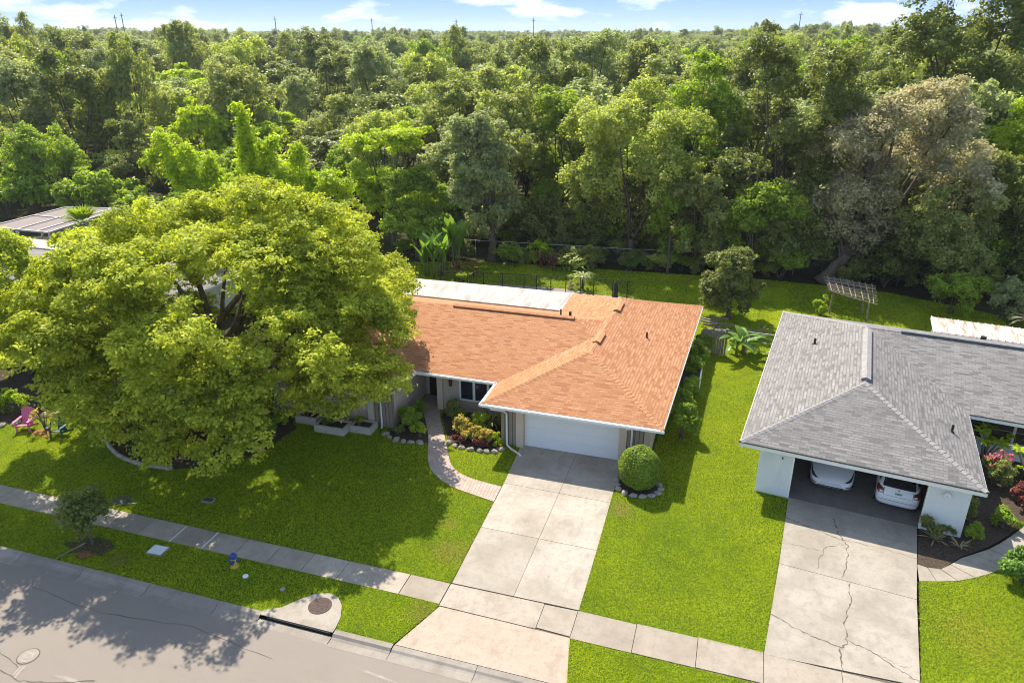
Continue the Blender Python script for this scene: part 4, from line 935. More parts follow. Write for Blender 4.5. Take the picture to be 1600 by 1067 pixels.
for s_ in (-1, 1):
    tl = dc('tail_light', [(s_*.55, .92), (s_*.74, 1.0), (s_*.84, 1.02), (s_*.855, .84), (s_*.76, .74), (s_*.60, .74)], 'taillight')
    dc('reversing_lamp', [(s_*.60, .83), (s_*.72, .85), (s_*.74, .77), (s_*.62, .76)], 'lamp_and_reflection', off=.012, parent=tl)
    for y in (.75, 3.25): wh(y, s_, .87)
    dc('side_window', [(.6, 1.05), (.8, 1.34), (2.2, 1.36), (2.8, 1.03)], 'carglass', s_)
dc('rear_window', [(-.64, 1.06), (-.60, 1.02), (.60, 1.02), (.64, 1.06), (.56, 1.38), (.45, 1.42), (-.45, 1.42), (-.56, 1.38)], 'carglass')
dc('tailgate_gap', [[(-.56, .70), (.56, .70), (.56, .69), (-.56, .69)], [(-.57, .98), (-.555, .98), (-.555, .70), (-.57, .70)], [(.555, .98), (.57, .98), (.57, .70), (.555, .70)]], 'dark_metal', off=.004, res=.008)
pl = dc('number_plate', [(-.16, .88), (.16, .88), (.16, .76), (-.16, .76)], 'plate', off=.014)
dc('print', [[(-.13, .85), (-.06, .85), (-.06, .79), (-.13, .79)], [(-.045, .86), (.045, .86), (.045, .785), (-.045, .785)], [(.06, .85), (.13, .85), (.13, .79), (.06, .79)]], 'plate_green', off=.018, res=.012, parent=pl)
dc('badge', [(-.075, .965), (-.03, .965), (-.03, .978), (.03, .978), (.03, .965), (.075, .965), (.06, .935), (.03, .935), (.03, .922), (-.03, .922), (-.03, .935), (-.06, .935)], 'gold_badge', off=.01, res=.008)
dc('bumper_step', [(-.74, .50), (.74, .50), (.74, .485), (-.74, .485)], 'lamp_dark', off=.004, res=.01)

# ------------------------------------------------------------------ small things in the gardens
def leafy(name, label, cat, base, rad, n_lobe, lobe_r, n_leaf, ln, mat, seed, cz=None, wd=None, group=None, stems=5, **kw):
    o = thing(name, label, cat, base, 0, group); cz = rad[2]*.95 if cz is None else cz
    kw.setdefault('bottom', -.9)
    V, ti, LC, lr = crown(seed, rad, cz, n_lobe, lobe_r, n_leaf, ln, wd, **kw)
    V[..., 2] = np.maximum(V[..., 2], .02); face_mesh('foliage', V, ti, mat, o)
    if stems:
        rg = random.Random(seed); mb = MB()
        for j in range(stems):
            e = Vector(LC[rg.randrange(len(LC))]); b = Vector((rg.uniform(-.1, .1), rg.uniform(-.1, .1), -.03)); m_ = b.lerp(e, .5)+Vector((0, 0, .1*e.z))
            mb.tube([b, m_, e], [.03, .022, .008], 5)
        s_ = mb.build('stem', 'bark', None, uv=False); s_.parent = o
    return o
def blades(name, label, cat, base, items, mat, group=None, stem=None, stem_mat='stem', parts='leaf'):
    """plant of long leaves; items: (origin, direction, length, width, droop)"""
    o = thing(name, label, cat, base, 0, group); mb = MB()
    for it in items: mb.blade(*it)
    me = mb.build('foliage', mat, None, uv=False); me.parent = o
    a = me.data.attributes.new('tint', 'FLOAT', 'FACE'); rg = np.random.default_rng(len(items)); nf = len(me.data.polygons)
    a.data.foreach_set('value', np.repeat(rg.random(nf//12+1), 12)[:nf].astype(np.float32))
    if stem:
        mb = MB()
        for p, r_ in stem: mb.tube(p, r_, 7)
        s_ = mb.build('stem', stem_mat, None, uv=False, smooth=True); s_.parent = o
    return o
def rosette(seed, n, ln, wd, droop, z=0., up=(.2, 1.4), r0=.03):
    rg = random.Random(seed); L_ = []
    for k in range(n):
        a = k*2.4+rg.uniform(-.3, .3); e = rg.uniform(*up); L_.append(((r0*math.cos(a), r0*math.sin(a), z), (math.cos(a), math.sin(a), e), ln*rg.uniform(.75, 1.15), wd, droop*rg.uniform(.7, 1.3)))
    return L_
# the clipped round bush by the drive with its ring of stones
o = thing('clipped_bush', 'round clipped green bush in a stone ring beside the driveway', 'bush', (-2.88, 28.68, 0))
rngb = np.random.default_rng(8); n = 15000; D = unit(rngb.normal(size=(n, 3))); k = D[:, 2] > -.75; D = D[k]; n = len(D)
amp = 1+.035*np.sin(D[:, 0]*7+1)*np.sin(D[:, 1]*6)+.02*np.sin(D[:, 2]*9)
Cb = D*amp[:, None]*np.array([.93, .9, 1.0])*rngb.uniform(.93, 1.03, (n, 1))+np.array([0, 0, .98])
face_mesh('foliage', leaves(rngb, Cb, unit(D+np.array([0, 0, .25])+rngb.normal(size=(n, 3))*.45), .085, .055), rngb.random(n)*.8+.2*np.sin(Cb[:, 0]*5)*.5, 'mid', o)
mb = MB(); mb.blob((0, 0, .98), (.84, .81, .9), random.Random(1), 14, .03); c_ = mb.build('core', 'bark', None, uv=False); c_.parent = o
mb = MB(); mb.tube([(0, 0, -.05), (0, 0, .4)], .09, 8); c_ = mb.build('stem', 'bark', None, uv=False); c_.parent = o

STONE = []
def stone(x, y, r, seed, label, group, z=.06, mat='stone'):
    rg = random.Random(seed); mb = MB(); mb.blob((0, 0, z), (r*1.2, r*.8, r*.62), rg, 8, .14)
    s_ = mb.build('edging_stone', mat, None, uv=False); s_.location = (x, y, 0); s_.rotation_euler = (0, 0, rg.uniform(0, 3)); tag(s_, label, 'stone', group)
k = 0
def stones(pts, step, r, label, group):
    global k
    P = smooth(pts, 8); acc = 0; last = P[0]; stone(P[0].x, P[0].y, r, k, label, group); k += 1
    for p in P[1:]:
        if (p-last).length > step: stone(p.x, p.y, r*random.Random(k).uniform(.8, 1.15), k, label, group); last = p; k += 1
stones([(-15.9, 29.5), (-15.4, 29.18), (-14.6, 29.08), (-13.55, 29.3)], .36, .19, 'pale edging stone of the shrub bed beside the grooved wall', 'stones round the shrub bed by the wall')
stones([(-12.5, 29.65), (-11.9, 29.42), (-11.0, 29.38), (-10.1, 29.48), (-9.75, 29.85)], .36, .18, 'pale edging stone of the golden shrub bed by the path', 'stones round the golden shrub bed')
for j in range(15):
    a = 2*math.pi*j/15; stone(-2.88+math.cos(a)*1.0, 28.62+math.sin(a)*.82, .17, 100+j, 'grey stone in the ring round the clipped bush', 'stones round the clipped bush')
stones([(-38.5, 24.1), (-36.4, 24.2), (-35.2, 24.5), (-34.2, 25.9), (-33, 26.3), (-32, 26.55), (-31, 26.8)], .5, .22, 'whitish stone edging the bed behind the garden chairs', 'stones behind the garden chairs')
mb = MB(); P = smooth([(-29.35, 25.4), (-29.1, 24.85), (-28.2, 24.2), (-27, 23.66), (-25.6, 23.45), (-24.0, 23.55)], 6); mb.tube([(p.x, p.y, .07) for p in P], .11, 7)
tag(mb.build('bed_edging', 'stone', None, smooth=True), 'pale curved log edging of the bed under the big tree', 'edging')
# planters in front of the shaded wall
for (x0, x1, y0, y1, h, lb) in ((-21.0, -19.75, 29.25, 30.05, .42, 'beige stucco planter farthest from the downspout, below the wall'), (-19.55, -17.85, 28.7, 29.65, .40, 'beige stucco planter standing forward of the other two'), (-17.8, -16.6, 29.2, 30.05, .38, 'beige stucco planter beside the white downspout')):
    t = thing('planter', lb, 'planter', ((x0+x1)/2, (y0+y1)/2, 0)); mb = MB()
    for a, b in (((x0, y0, 0), (x1, y0+.12, h)), ((x0, y1-.12, 0), (x1, y1, h)), ((x0, y0+.12, 0), (x0+.12, y1-.12, h)), ((x1-.12, y0+.12, 0), (x1, y1-.12, h))): mb.box(a, b)
    mb.build('box', 'planter', t); mb = MB(); mb.box((x0+.12, y0+.12, .05), (x1-.12, y1-.12, h-.08)); mb.build('soil', 'mulch', t)
leafy('shrub', 'low dark shrub growing in the forward stucco planter', 'shrub', (-18.9, 29.15, .3), (.62, .32, .35), 12, .2, 1500, .09, 'dark', 31)
leafy('shrub', 'sparse low shrub in the planter beside the downspout', 'shrub', (-17.4, 29.6, .3), (.3, .25, .28), 8, .16, 700, .09, 'mid', 32)
# shrubs either side of the brick path
leafy('shrub', 'dark leafy shrub between the beige wall and the brick path', 'shrub', (-15.0, 30.6, 0), (.75, .7, .62), 26, .28, 5200, .11, 'mid', 33)
leafy('shrub', 'small yellowish green shrub at the edge of the brick path', 'shrub', (-14.15, 29.85, 0), (.38, .36, .42), 12, .2, 1800, .1, 'yellowgreen', 34)
leafy('shrub', 'low dark green shrub by the corner of the shaded wall', 'shrub', (-15.35, 29.75, 0), (.4, .35, .3), 10, .18, 1300, .1, 'dark', 35)
for i, (x, y, a, b, h, lb) in enumerate(((-12.3, 30.75, .55, .5, .5, 'golden croton nearest the brick path in the bed of the window'), (-11.5, 30.35, .6, .5, .48, 'golden croton in the middle of the stone edged bed'), (-10.75, 30.15, .5, .45, .42, 'golden croton near the white downspout'))):
    leafy('croton', lb, 'shrub', (x, y, 0), (a, b, h), 20, .22, 3000, .15, 'gold', 40+i, wd=.06)
for i, (x, y, lb) in enumerate(((-12.0, 29.85, 'low reddish plant at the front of the stone edged bed by the path'), (-10.9, 29.75, 'low reddish plant at the front of the bed near the downspout'))):
    leafy('bedding_plant', lb, 'plant', (x, y, 0), (.5, .22, .26), 12, .14, 1100, .12, 'red', 46+i)
leafy('shrub', 'green and bronze shrub under the lantern beside the porch', 'shrub', (-13.2, 32.2, 0), (.5, .4, .6), 16, .25, 2400, .12, 'olive', 48)
leafy('shrub', 'spiky green croton below the white window', 'shrub', (-12.5, 31.7, 0), (.4, .4, .5), 14, .2, 1800, .14, 'mid', 49, wd=.05)
blades('pygmy_palm', 'small dark feathery palm under the garage eave', 'palm', (-10.85, 31.5, 0), [x for j in range(1) for x in rosette(5, 26, 1.0, .10, 1.3, .55, (.2, 1.4))], 'dark', stem=[([(0, 0, 0), (0, 0, .6)], [.08, .07])], stem_mat='bark')
leafy('shrub', 'small yellow green shrub at the garage wall by the downspout', 'shrub', (-10.15, 30.2, 0), (.25, .25, .4), 8, .16, 900, .11, 'yellowgreen', 50)
leafy('shrub', 'dark green shrub filling the corner between porch and beige wall', 'shrub', (-15.1, 31.7, 0), (.5, .6, .5), 18, .24, 2600, .11, 'mid', 51)
leafy('shrub', 'yellow green shrub behind the golden crotons under the window', 'shrub', (-11.4, 31.2, 0), (.7, .45, .55), 20, .24, 2800, .12, 'yellowgreen', 52)
# hedge bushes along the side wall
for i, (x, y, r_, h, lb) in enumerate(((-1.45, 33.6, .75, .85, 'largest dark bush by the side wall, nearest the clipped bush'), (-1.62, 36.2, .62, .8, 'bush by the side wall just behind the largest one'), (-1.40, 38.3, .5, .75, 'small bush by the side wall near the white panel'), (-1.35, 40.6, .55, .8, 'bush by the side wall beyond the white panel'), (-1.30, 43.0, .6, .85, 'bush by the side wall in front of the wooden gate'), (-1.1, 45.1, .5, .75, 'bush farthest along the side wall beside the gate'))):
    leafy('bush', lb, 'bush', (x, y, 0), (r_*1.22, r_*1.25, h*1.15), 34, .3, 6200, .11, 'mid', 60+i, group='bushes along the side wall')
t = thing('screen_panel', 'low white panel screening equipment by the side wall', 'screen', (-1.2, 39.7, 0)); mb = MB(); mb.box((-2.3, 41.3, 0), (-.95, 41.36, .95)); mb.build('panel', 'white', t); mb = MB(); mb.box((-.98, 38.9, 0), (-.92, 41.3, .95)); mb.build('panel', 'white', t)
t = thing('air_conditioner', 'grey air conditioner box between the side wall and white panel', 'air conditioner', (-1.75, 40.0, 0)); mb = MB(); mb.box((-2.2, 39.3, 0), (-1.35, 40.2, .8)); mb.build('cabinet', 'dull_grey', t); mb = MB(); mb.lathe([(.36, .81), (.36, .83), (.05, .84)], (-1.78, 39.75, 0), 16); mb.build('fan_grille', 'dark_metal', t)
# weathered wooden gate and the wood pile behind it
t = thing('wooden_gate', 'weathered grey plank gate beside the orange roof', 'gate', (-.4, 44.9, 0)); rg = random.Random(3)
for i in range(9):
    x = -1.25+i*.155; mb = MB(); mb.prism([(x, 44.9-i*.0), (x+.145, 44.9), (x+.145, 44.935), (x, 44.935)], .03, 1.72+rg.uniform(-.06, .06)); mb.build('plank', 'wood_grey', t)
mb = MB(); mb.box((-1.27, 44.94, .35), (.16, 44.99, .45)); mb.box((-1.27, 44.94, 1.3), (.16, 44.99, 1.4)); mb.build('rail', 'wood_grey', t)
mb = MB(); mb.box((.17, 44.85, 0), (.3, 44.98, 1.85)); mb.build('post', 'wood_grey', t)
for i in range(9):
    rg = random.Random(50+i); mb = MB(); x, y = -.6+rg.uniform(-.5, .7), 49.6+rg.uniform(-1.3, 1.3); mb.bar((x-.6, y, .12+.1*(i % 4)), (x+.6, y+rg.uniform(-.5, .5), .12+.1*(i % 4)), .16, .1)
    tag(mb.build('plank', 'wood_grey'), 'old plank in the loose heap behind the gate', 'plank', 'planks heaped behind the gate')
# banana plants and a grass fountain beside the gate
def banana(base, h, n, ln, wd, seed, label, mat='glossy', spread=.35, group=None, stems=3, up=(.5, 2.2), drp=1.9):
    rg = random.Random(seed); it, st = [], []
    for s_ in range(stems):
        bx, by = rg.uniform(-spread, spread), rg.uniform(-spread, spread); hh = h*rg.uniform(.55, 1.); st.append(([(bx, by, 0), (bx*1.2, by*1.2, hh)], [.10, .06]))
        for k in range(n):
            a = rg.uniform(0, 6.28); e = rg.uniform(*up); it.append(((bx*1.2, by*1.2, hh*rg.uniform(.6, 1)-.05), (math.cos(a), math.sin(a), e), ln*rg.uniform(.7, 1.15), wd*rg.uniform(.8, 1.2), rg.uniform(.5, 1.)*drp))
    return blades('banana_plant', label, 'plant', base, it, mat, group, st)
banana((1.15, 45.3, 0), 1.5, 6, 1.7, .5, 4, 'broad leaved banana plant beside the weathered gate')
blades('grass_clump', 'fountain shaped pale grass clump behind the banana plant', 'plant', (2.2, 48.6, 0), rosette(7, 90, 1.5, .035, 2.1, .05, (.5, 2.4)), 'straw')
t = thing('rail_fence', 'three pale rails running from the grey roofed house to the banana plant', 'fence', (3, 46, 0))
for z in (.25, .85, 1.45): mb = MB(); mb.bar((1.5, 45.8, z), (4.25, 45.6, z), .05); mb.build('rail', 'steel', t)
for x in (1.55, 4.2): mb = MB(); mb.bar((x, 45.8-(x-1.5)*.07, 0), (x, 45.8-(x-1.5)*.07, 1.5), .06); mb.build('post', 'steel', t)

# street side: hydrant, covers, meter box, young tree, chairs
t = thing('fire_hydrant', 'yellow fire hydrant with blue cap in the shaded verge', 'hydrant', (-16.95, 18.62, 0), .3); X = WM['fire_hydrant'] @ Matrix.Scale(.86, 4)
mb = MB(X); mb.lathe([(.19, 0), (.19, .05), (.125, .06), (.125, .45), (.16, .46), (.16, .50)], seg=16); mb.build('barrel', 'hyd_yellow', t, smooth=False)
mb = MB(X); mb.lathe([(.165, .50), (.165, .55), (.15, .62), (.10, .69), (.05, .72), (.045, .77), (.02, .78)], seg=16); mb.build('bonnet', 'hyd_blue', t)
for d_, r_ in (((1, 0), .055), ((-1, 0), .055), ((0, -1), .085)):
    mb = MB(X); mb.tube([(d_[0]*.1, d_[1]*.1, .36), (d_[0]*.2, d_[1]*.2, .36), (d_[0]*.25, d_[1]*.25, .36)], [r_, r_, r_*.9], 10); mb.build('nozzle', 'hyd_blue', t)
def cover(name, label, cat, x, y, w_, d_, mat, rz=0., h=.05):
    t = thing(name, label, cat, (x, y, 0), rz); X = Matrix.Translation((x, y, 0)) @ Matrix.Rotation(rz, 4, 'Z')
    mb = MB(X); mb.box((-w_/2, -d_/2, 0), (w_/2, d_/2, h)); mb.build('lid', mat, t); mb = MB(X); e = .04
    for a, b in (((-w_/2-e, -d_/2-e, 0), (w_/2+e, -d_/2, h-.008)), ((-w_/2-e, d_/2, 0), (w_/2+e, d_/2+e, h-.008)), ((-w_/2-e, -d_/2, 0), (-w_/2, d_/2, h-.008)), ((w_/2, -d_/2, 0), (w_/2+e, d_/2, h-.008))): mb.box(a, b)
    mb.build('rim', 'concrete_old', t); return t
cover('utility_box', 'flat pale utility box lid in the verge near the sidewalk', 'utility box', -20.44, 18.5, .62, .48, 'white_wall', .05, .08)
cover('meter_cover', 'small dark meter cover with pale rim in the shaded lawn', 'meter cover', -20.75, 21.95, .42, .24, 'lid', .1, .09)
mb = MB(); mb.lathe([(.11, 0), (.11, .06), (.02, .075)], (-16.2, 18.25, 0), 12); tag(mb.build('valve_cap', 'white'), 'small round white valve cap in the grass by the hydrant', 'valve cap')
mb = MB(); mb.lathe([(.1, 0), (.1, .06), (.02, .07)], (-14.45, 18.05, 0), 12); tag(mb.build('valve_cap', 'concrete_old'), 'small grey valve cap in the verge before the drain', 'valve cap')
t = thing('manhole', 'round pale manhole cover in the road', 'manhole', (-20.8, 12.9, ROAD_Z)); mb = MB(); mb.lathe([(.31, .002), (.31, .012), (.29, .014), (.01, .014)], (-20.8, 12.9, ROAD_Z), 28); ml = mb.build('lid', 'patch', t)
mb = MB()
for r0_, r1_ in ((.255, .275), (.1, .17)):
    vs = [(-20.8+r*math.cos(a), 12.9+r*math.sin(a), ROAD_Z+.019) for r in (r0_, r1_) for a in np.linspace(0, 2*math.pi, 25)[:-1]]; mb.add(vs, [(i, (i+1) % 24, 24+(i+1) % 24, 24+i) for i in range(24)])
mb.build('rib', 'curb', ml)
mb = MB(); vs = [(-20.8+r*math.cos(a), 12.9+r*math.sin(a), ROAD_Z+.005) for r in (.312, .35) for a in np.linspace(0, 2*math.pi, 29)[:-1]]; mb.add(vs, [(i, (i+1) % 28, 28+(i+1) % 28, 28+i) for i in range(28)]); mb.build('frame', 'joint', t)
mb = MB(); mb.poly([(-20.62, 12.55, ROAD_Z+.007), (-20.5, 12.58, ROAD_Z+.007), (-20.42, 12.1, ROAD_Z+.007), (-20.5, 12.08, ROAD_Z+.007)]); mb.poly([(-20.7, 12.5, ROAD_Z+.007), (-20.64, 12.52, ROAD_Z+.007), (-20.56, 12.15, ROAD_Z+.007), (-20.62, 12.14, ROAD_Z+.007)]); struct(mb, 'road_marking', 'patch')
def chair(x, y, rz, mat, label):
    t = thing('garden_chair', label, 'chair', (x, y, 0), rz); X = Matrix.Translation((x, y, 0)) @ Matrix.Rotation(rz, 4, 'Z')
    mb = MB(X)
    for i in range(6): y0 = -.38+i*.095; mb.bar((-.27, y0, .40-.035*i), (.27, y0, .40-.035*i), .085, .025)
    mb.build('seat', mat, t); mb = MB(X)
    for i in range(7):
        xx = -.255+i*.085; h = 1.06-1.1*xx*xx*1.3; mb.bar((xx*.82, .15, .22), (xx*1.12, .15+(h-.22)*.42, h), .075, .022)
    mb.bar((-.26, .25, .46), (.26, .25, .46), .05, .03); mb.bar((-.28, .41, .80), (.28, .41, .80), .05, .03); mb.build('backrest', mat, t)
    for s_ in (-1, 1):
        mb = MB(X); mb.bar((s_*.35, -.46, .60), (s_*.33, .36, .57), .13, .028); mb.build('armrest', mat, t)
        mb = MB(X); mb.bar((s_*.31, -.36, 0), (s_*.31, -.36, .585), .09, .03); mb.build('leg', mat, t)
        mb = MB(X); mb.bar((s_*.29, -.40, .36), (s_*.29, .52, .04), .035, .11); mb.build('leg', mat, t)
    return t
chair(-33.95, 24.55, R(22), 'pinkpaint', 'pink slatted garden chair on the sunlit lawn'); chair(-31.75, 24.6, R(12), 'greenpaint', 'dark green slatted garden chair on the sunlit lawn')
leafy('shrub', 'thin airy yellowish shrub between the two garden chairs', 'shrub', (-32.85, 24.75, 0), (.75, .6, .55), 16, .2, 500, .09, 'gold', 71, cz=.85, stems=9)
mb = MB(); ragged(mb, -32.75, 24.45, .62, .38, .02, 22, .3); struct(mb, 'mulch_patch', 'mulch_red')
o = thing('young_tree', 'young thin tree with sparse dark leaves in the verge', 'tree', (-23.3, 18.1, 0))
V, ti, LC, lr = crown(81, (1.1, .95, .95), 1.5, 30, .42, 3000, .17, bottom=-.9, inner=.3, spread=.4); tm = trunk_mb(5, LC, 1.0, .07, n_limb=16); tt = tm.build('trunk', 'bark', None, uv=False, smooth=True); tt.parent = o; face_mesh('crown', V, ti, 'dark', o)
mb = MB(); ragged(mb, -23.2, 17.9, .9, .55, .03, 24, .3); struct(mb, 'mulch_ring', 'mulch')
mb = MB(); ragged(mb, -23.0, 17.45, .28, .2, .045, 16, .4); struct(mb, 'red_mulch_patch', 'mulch_red')
mb = MB(); mb.bar((-23.9, 16.95, .03), (-23.55, 18.0, .06), .05, .05); tag(mb.build('garden_stake', 'wood_old'), 'thin wooden stake lying by the young tree in the verge', 'stake')
mb = MB(); rg = random.Random(9)
t = thing('dry_frond', 'pile of dry fallen fronds on the lawn edge by the sidewalk', 'frond', (-24.3, 20.7, 0)); mb = MB(X=Matrix.Translation((-24.3, 20.7, 0)))
for j in range(14): a = rg.uniform(.2, 1.6); mb.blade((rg.uniform(-.5, .3), rg.uniform(-.3, .3), .05), (math.cos(a), math.sin(a), .12), rg.uniform(.5, .9), .09, .4)
me = mb.build('foliage', 'silver', t, uv=False)
# plants in the beds left of and under the big tree
P_ = [('shrub', 'silvery grey shrub with pale flowers in the bed under the big tree', (-30.9, 28.3, 0), (1.2, 1.0, 1.1), 30, .4, 4200, .13, 'silver'), ('shrub', 'second silvery shrub nearer the trunk of the big tree', (-27.6, 28.3, 0), (1.1, .9, .95), 26, .36, 3600, .13, 'silver'),
      ('shrub', 'bright green shrub behind the pink chair', (-36.2, 25.7, 0), (1.1, .8, .75), 24, .32, 3600, .12, 'lime'), ('shrub', 'yellow green shrub behind the stone edging between the chairs', (-33.6, 27.4, 0), (.8, .7, .75), 20, .3, 2800, .12, 'yellowgreen'),
      ('bedding_plant', 'reddish orange bedding plant inside the log edging', (-28.6, 25.3, 0), (.7, .5, .4), 16, .22, 1600, .12, 'red'), ('shrub', 'golden bedding shrub inside the log edging', (-29.3, 26.6, 0), (.8, .6, .55), 18, .25, 2000, .12, 'gold'),
      ('shrub', 'dark green shrub at the bend of the log edging', (-26.7, 24.9, 0), (.7, .6, .5), 18, .25, 2200, .12, 'mid'), ('shrub', 'broad olive shrub beyond the bed of the big tree', (-33, 30.5, 0), (1.6, 1.3, 1.3), 34, .5, 4600, .15, 'olive'),
      ('shrub', 'tall green shrub in front of the pale house wall', (-38.5, 29.5, 0), (1.8, 1.5, 1.7), 40, .55, 5200, .16, 'mid'), ('shrub', 'yellowish shrub at the edge of the pale house', (-41, 27, 0), (1.6, 1.4, 1.3), 34, .5, 4600, .15, 'yellowgreen')]
for i, (nm, lb, b, r_, nl, lr_, nf, ln, mt) in enumerate(P_): leafy(nm, lb, 'plant' if nm[0] == 'b' else 'shrub', b, r_, nl, lr_, nf, ln, mt, 90+i)
for i, (x, y, r_, mt, lb) in enumerate(((-25.6, 25.2, .8, 'mid', 'green groundcover shrub inside the log edging before the trunk'), (-23.6, 24.9, .8, 'yellowgreen', 'yellow green groundcover shrub at the bed corner beyond the log edging'), (-22.2, 26.2, .9, 'olive', 'olive groundcover shrub under the low branches of the big tree'), (-21.6, 28.2, .8, 'mid', 'green shrub between the big tree and the stucco planters'), (-24.2, 26.6, .7, 'red', 'reddish groundcover plant beside the trunk of the big tree'))):
    leafy('shrub', lb, 'shrub', (x, y, 0), (r_, r_*.8, .5), 20, .26, 2400, .13, mt, 170+i)
# neighbour's bed
blades('agave', 'pale spiky plant at the foot of the white garage wall', 'plant', (9.15, 28.35, 0), rosette(21, 26, .62, .06, .8, .05, (.6, 2.2)), 'straw')
leafy('shrub', 'dark fern like shrub against the white garage wall', 'shrub', (9.3, 28.75, 0), (.62, .42, .42), 16, .22, 2200, .11, 'dark', 111)
blades('agave', 'second pale spiky plant beside the corner of the white wall', 'plant', (10.0, 28.15, 0), rosette(23, 16, .5, .05, .9, .05, (.5, 1.6)), 'straw')
leafy('fern', 'round bright fern beside the shaded stone path', 'fern', (10.75, 28.95, 0), (.48, .45, .42), 16, .18, 2600, .13, 'mid', 112, wd=.03)
leafy('shrub', 'dark shrub in the shade beside the white garage corner', 'shrub', (10.6, 30.6, 0), (.8, .7, .6), 20, .3, 2600, .14, 'dark', 113)
leafy('shrub', 'low dark shrub at the outer edge of the stone path', 'shrub', (12.0, 30.2, 0), (.6, .5, .4), 16, .24, 1900, .12, 'mid', 114)
def plumeria(base, seed, label):
    rg = random.Random(seed); it, st = [], []
    for s_ in range(9):
        a = s_*.7+rg.uniform(-.2, .2); q = rg.uniform(.15, .75); e = Vector((math.cos(a)*q, math.sin(a)*q, rg.uniform(1.0, 1.7))); st.append(([(0, 0, 0), (e.x*.5, e.y*.5, e.z*.55), tuple(e)], [.06, .045, .03]))
        for k in range(11): b = k*2.4; it.append((tuple(e), (math.cos(b), math.sin(b), rg.uniform(.1, .9)), rg.uniform(.34, .5), .12, rg.uniform(.3, 1.)))
    return blades('plumeria', label, 'plant', base, it, 'lime', None, st, 'bark_pale')
plumeria((12.55, 35.6, 0), 3, 'lime green rosette leaved shrub in front of the white porch wall')
plumeria((14.0, 34.2, 0), 5, 'pale leaved shrub beside the pink flowering bush')
leafy('flowering_bush', 'pink and orange flowering bush beside the grey roof corner', 'bush', (12.55, 33.7, 0), (.85, .75, .8), 22, .3, 2600, .13, 'olive', 115)
V, ti, LC, lr = crown(116, (.85, .75, .8), .9, 16, .2, 420, .11, wd=.1, bottom=0.1); face_mesh('flowers', V, ti, 'pink', bpy.data.objects['flowering_bush'])
leafy('croton', 'reddish croton shrub at the far end of the flower bed', 'shrub', (13.2, 32.2, 0), (.7, .6, .6), 18, .26, 2200, .14, 'red', 117)
leafy('bush', 'rounded leafy bush on the sunny lawn by the stone path', 'bush', (11.75, 26.55, 0), (1.12, 1.0, .72), 40, .3, 9500, .12, 'glossy', 118)
leafy('shrub', 'dark upright shrub against the white porch wall', 'shrub', (14.2, 36.4, 0), (.3, .3, .85), 14, .2, 1400, .12, 'dark', 119)
for i, (u, m_) in enumerate(((9.75, 'red'), (10.4, 'mid'), (11.4, 'yellowgreen'))):
    p = nb(u, 8.09, .88); lb = ('red flowering pot plant on the porch ledge', 'small green pot plant on the porch ledge', 'small yellow green pot plant by the porch post')[i]
    o = leafy('pot_plant', lb, 'plant', (p[0]+.02, p[1]-.09, .88), (.2, .1, .24), 8, .1, 500, .08, m_, 120+i, cz=.32, stems=3)
    mb = MB(X=WM[o.name]); mb.lathe([(.06, 0), (.085, .13), (.07, .13)], seg=10); mb.build('pot', 'terracotta', o)

# ------------------------------------------------------------------ back gardens
t = thing('pool_fence', 'low black mesh pool fence around the deck', 'fence', (-14, 53.5, 0))
PF = [(-22.2, 52.3), (-20.0, 52.6), (-15.5, 53.3), (-9.2, 54.0), (-7.0, 53.9)]; P = smooth(PF, 6); last = None; mbp = MB()
for i, p in enumerate(P):
    if last is None or (p-last).length > .98: mb = MB(); mb.tube([(p.x, p.y, 0), (p.x, p.y, 1.42)], .035, 6); mb.build('post', 'dark_metal', t, uv=False); last = p
    if i: q = P[i-1]; mbp.poly([(q.x, q.y, .05), (p.x, p.y, .05), (p.x, p.y, 1.36), (q.x, q.y, 1.36)])
mbp.build('mesh_panel', 'poolmesh', t)
mb = MB(); mb.tube([(p.x, p.y, 1.37) for p in P], .02, 5); mb.build('rail', 'dark_metal', t, uv=False)
t = thing('patio_umbrella', 'closed black patio umbrella behind the orange roof', 'umbrella', (-8.15, 52.9, 0)); X = WM['patio_umbrella']
mb = MB(X); mb.lathe([(.24, .3), (.17, .7), (.16, 1.2), (.1, 1.55), (.03, 1.65)], seg=10); mb.build('canopy', 'dark_metal', t, smooth=True); mb = MB(X); mb.tube([(0, 0, 0), (0, 0, .5)], .03, 8); mb.build('pole', 'dark_metal', t); mb = MB(X); mb.lathe([(.28, 0), (.28, .08), (.04, .12)], seg=14); mb.build('base', 'dark_metal', t)
t = thing('chain_link_fence', 'dark chain link fence with pale top rail at the wood edge', 'fence', (-8, 62, 0)); CF = [(-30, 60.5), (-20.5, 61.6), (-9, 62.6), (0, 63.8), (12, 64.5), (26, 63)]
mb = MB(); 
for a, b in zip(CF[:-1], CF[1:]): mb.poly([a+(.0,), b+(.0,), b+(1.5,), a+(1.5,)])
mb.build('mesh_panel', 'chainlink', t)
mb = MB(); mb.tube([c+(1.52,) for c in CF], .03, 5); mb.build('rail', 'steel', t)
for j in range(20):
    u = j/19*5; i = min(4, int(u)); f = u-i; x = CF[i][0]+(CF[i+1][0]-CF[i][0])*f; y = CF[i][1]+(CF[i+1][1]-CF[i][1])*f
    mb = MB(); mb.tube([(x, y+.06, 0), (x, y+.06, 1.55)], .035, 6); mb.build('post', 'steel', t)
banana((-24.0, 55.0, 0), 2.4, 6, 2.2, .62, 12, 'tall banana plant with bright upright leaves behind the white patio roof', spread=.9, stems=7, up=(1.4, 4.5), drp=.9)
banana((-22.8, 57.2, 0), 3.2, 6, 2.4, .66, 13, 'tallest banana plant standing behind the other by the wood', spread=.7, stems=6, up=(1.2, 4), drp=1.)
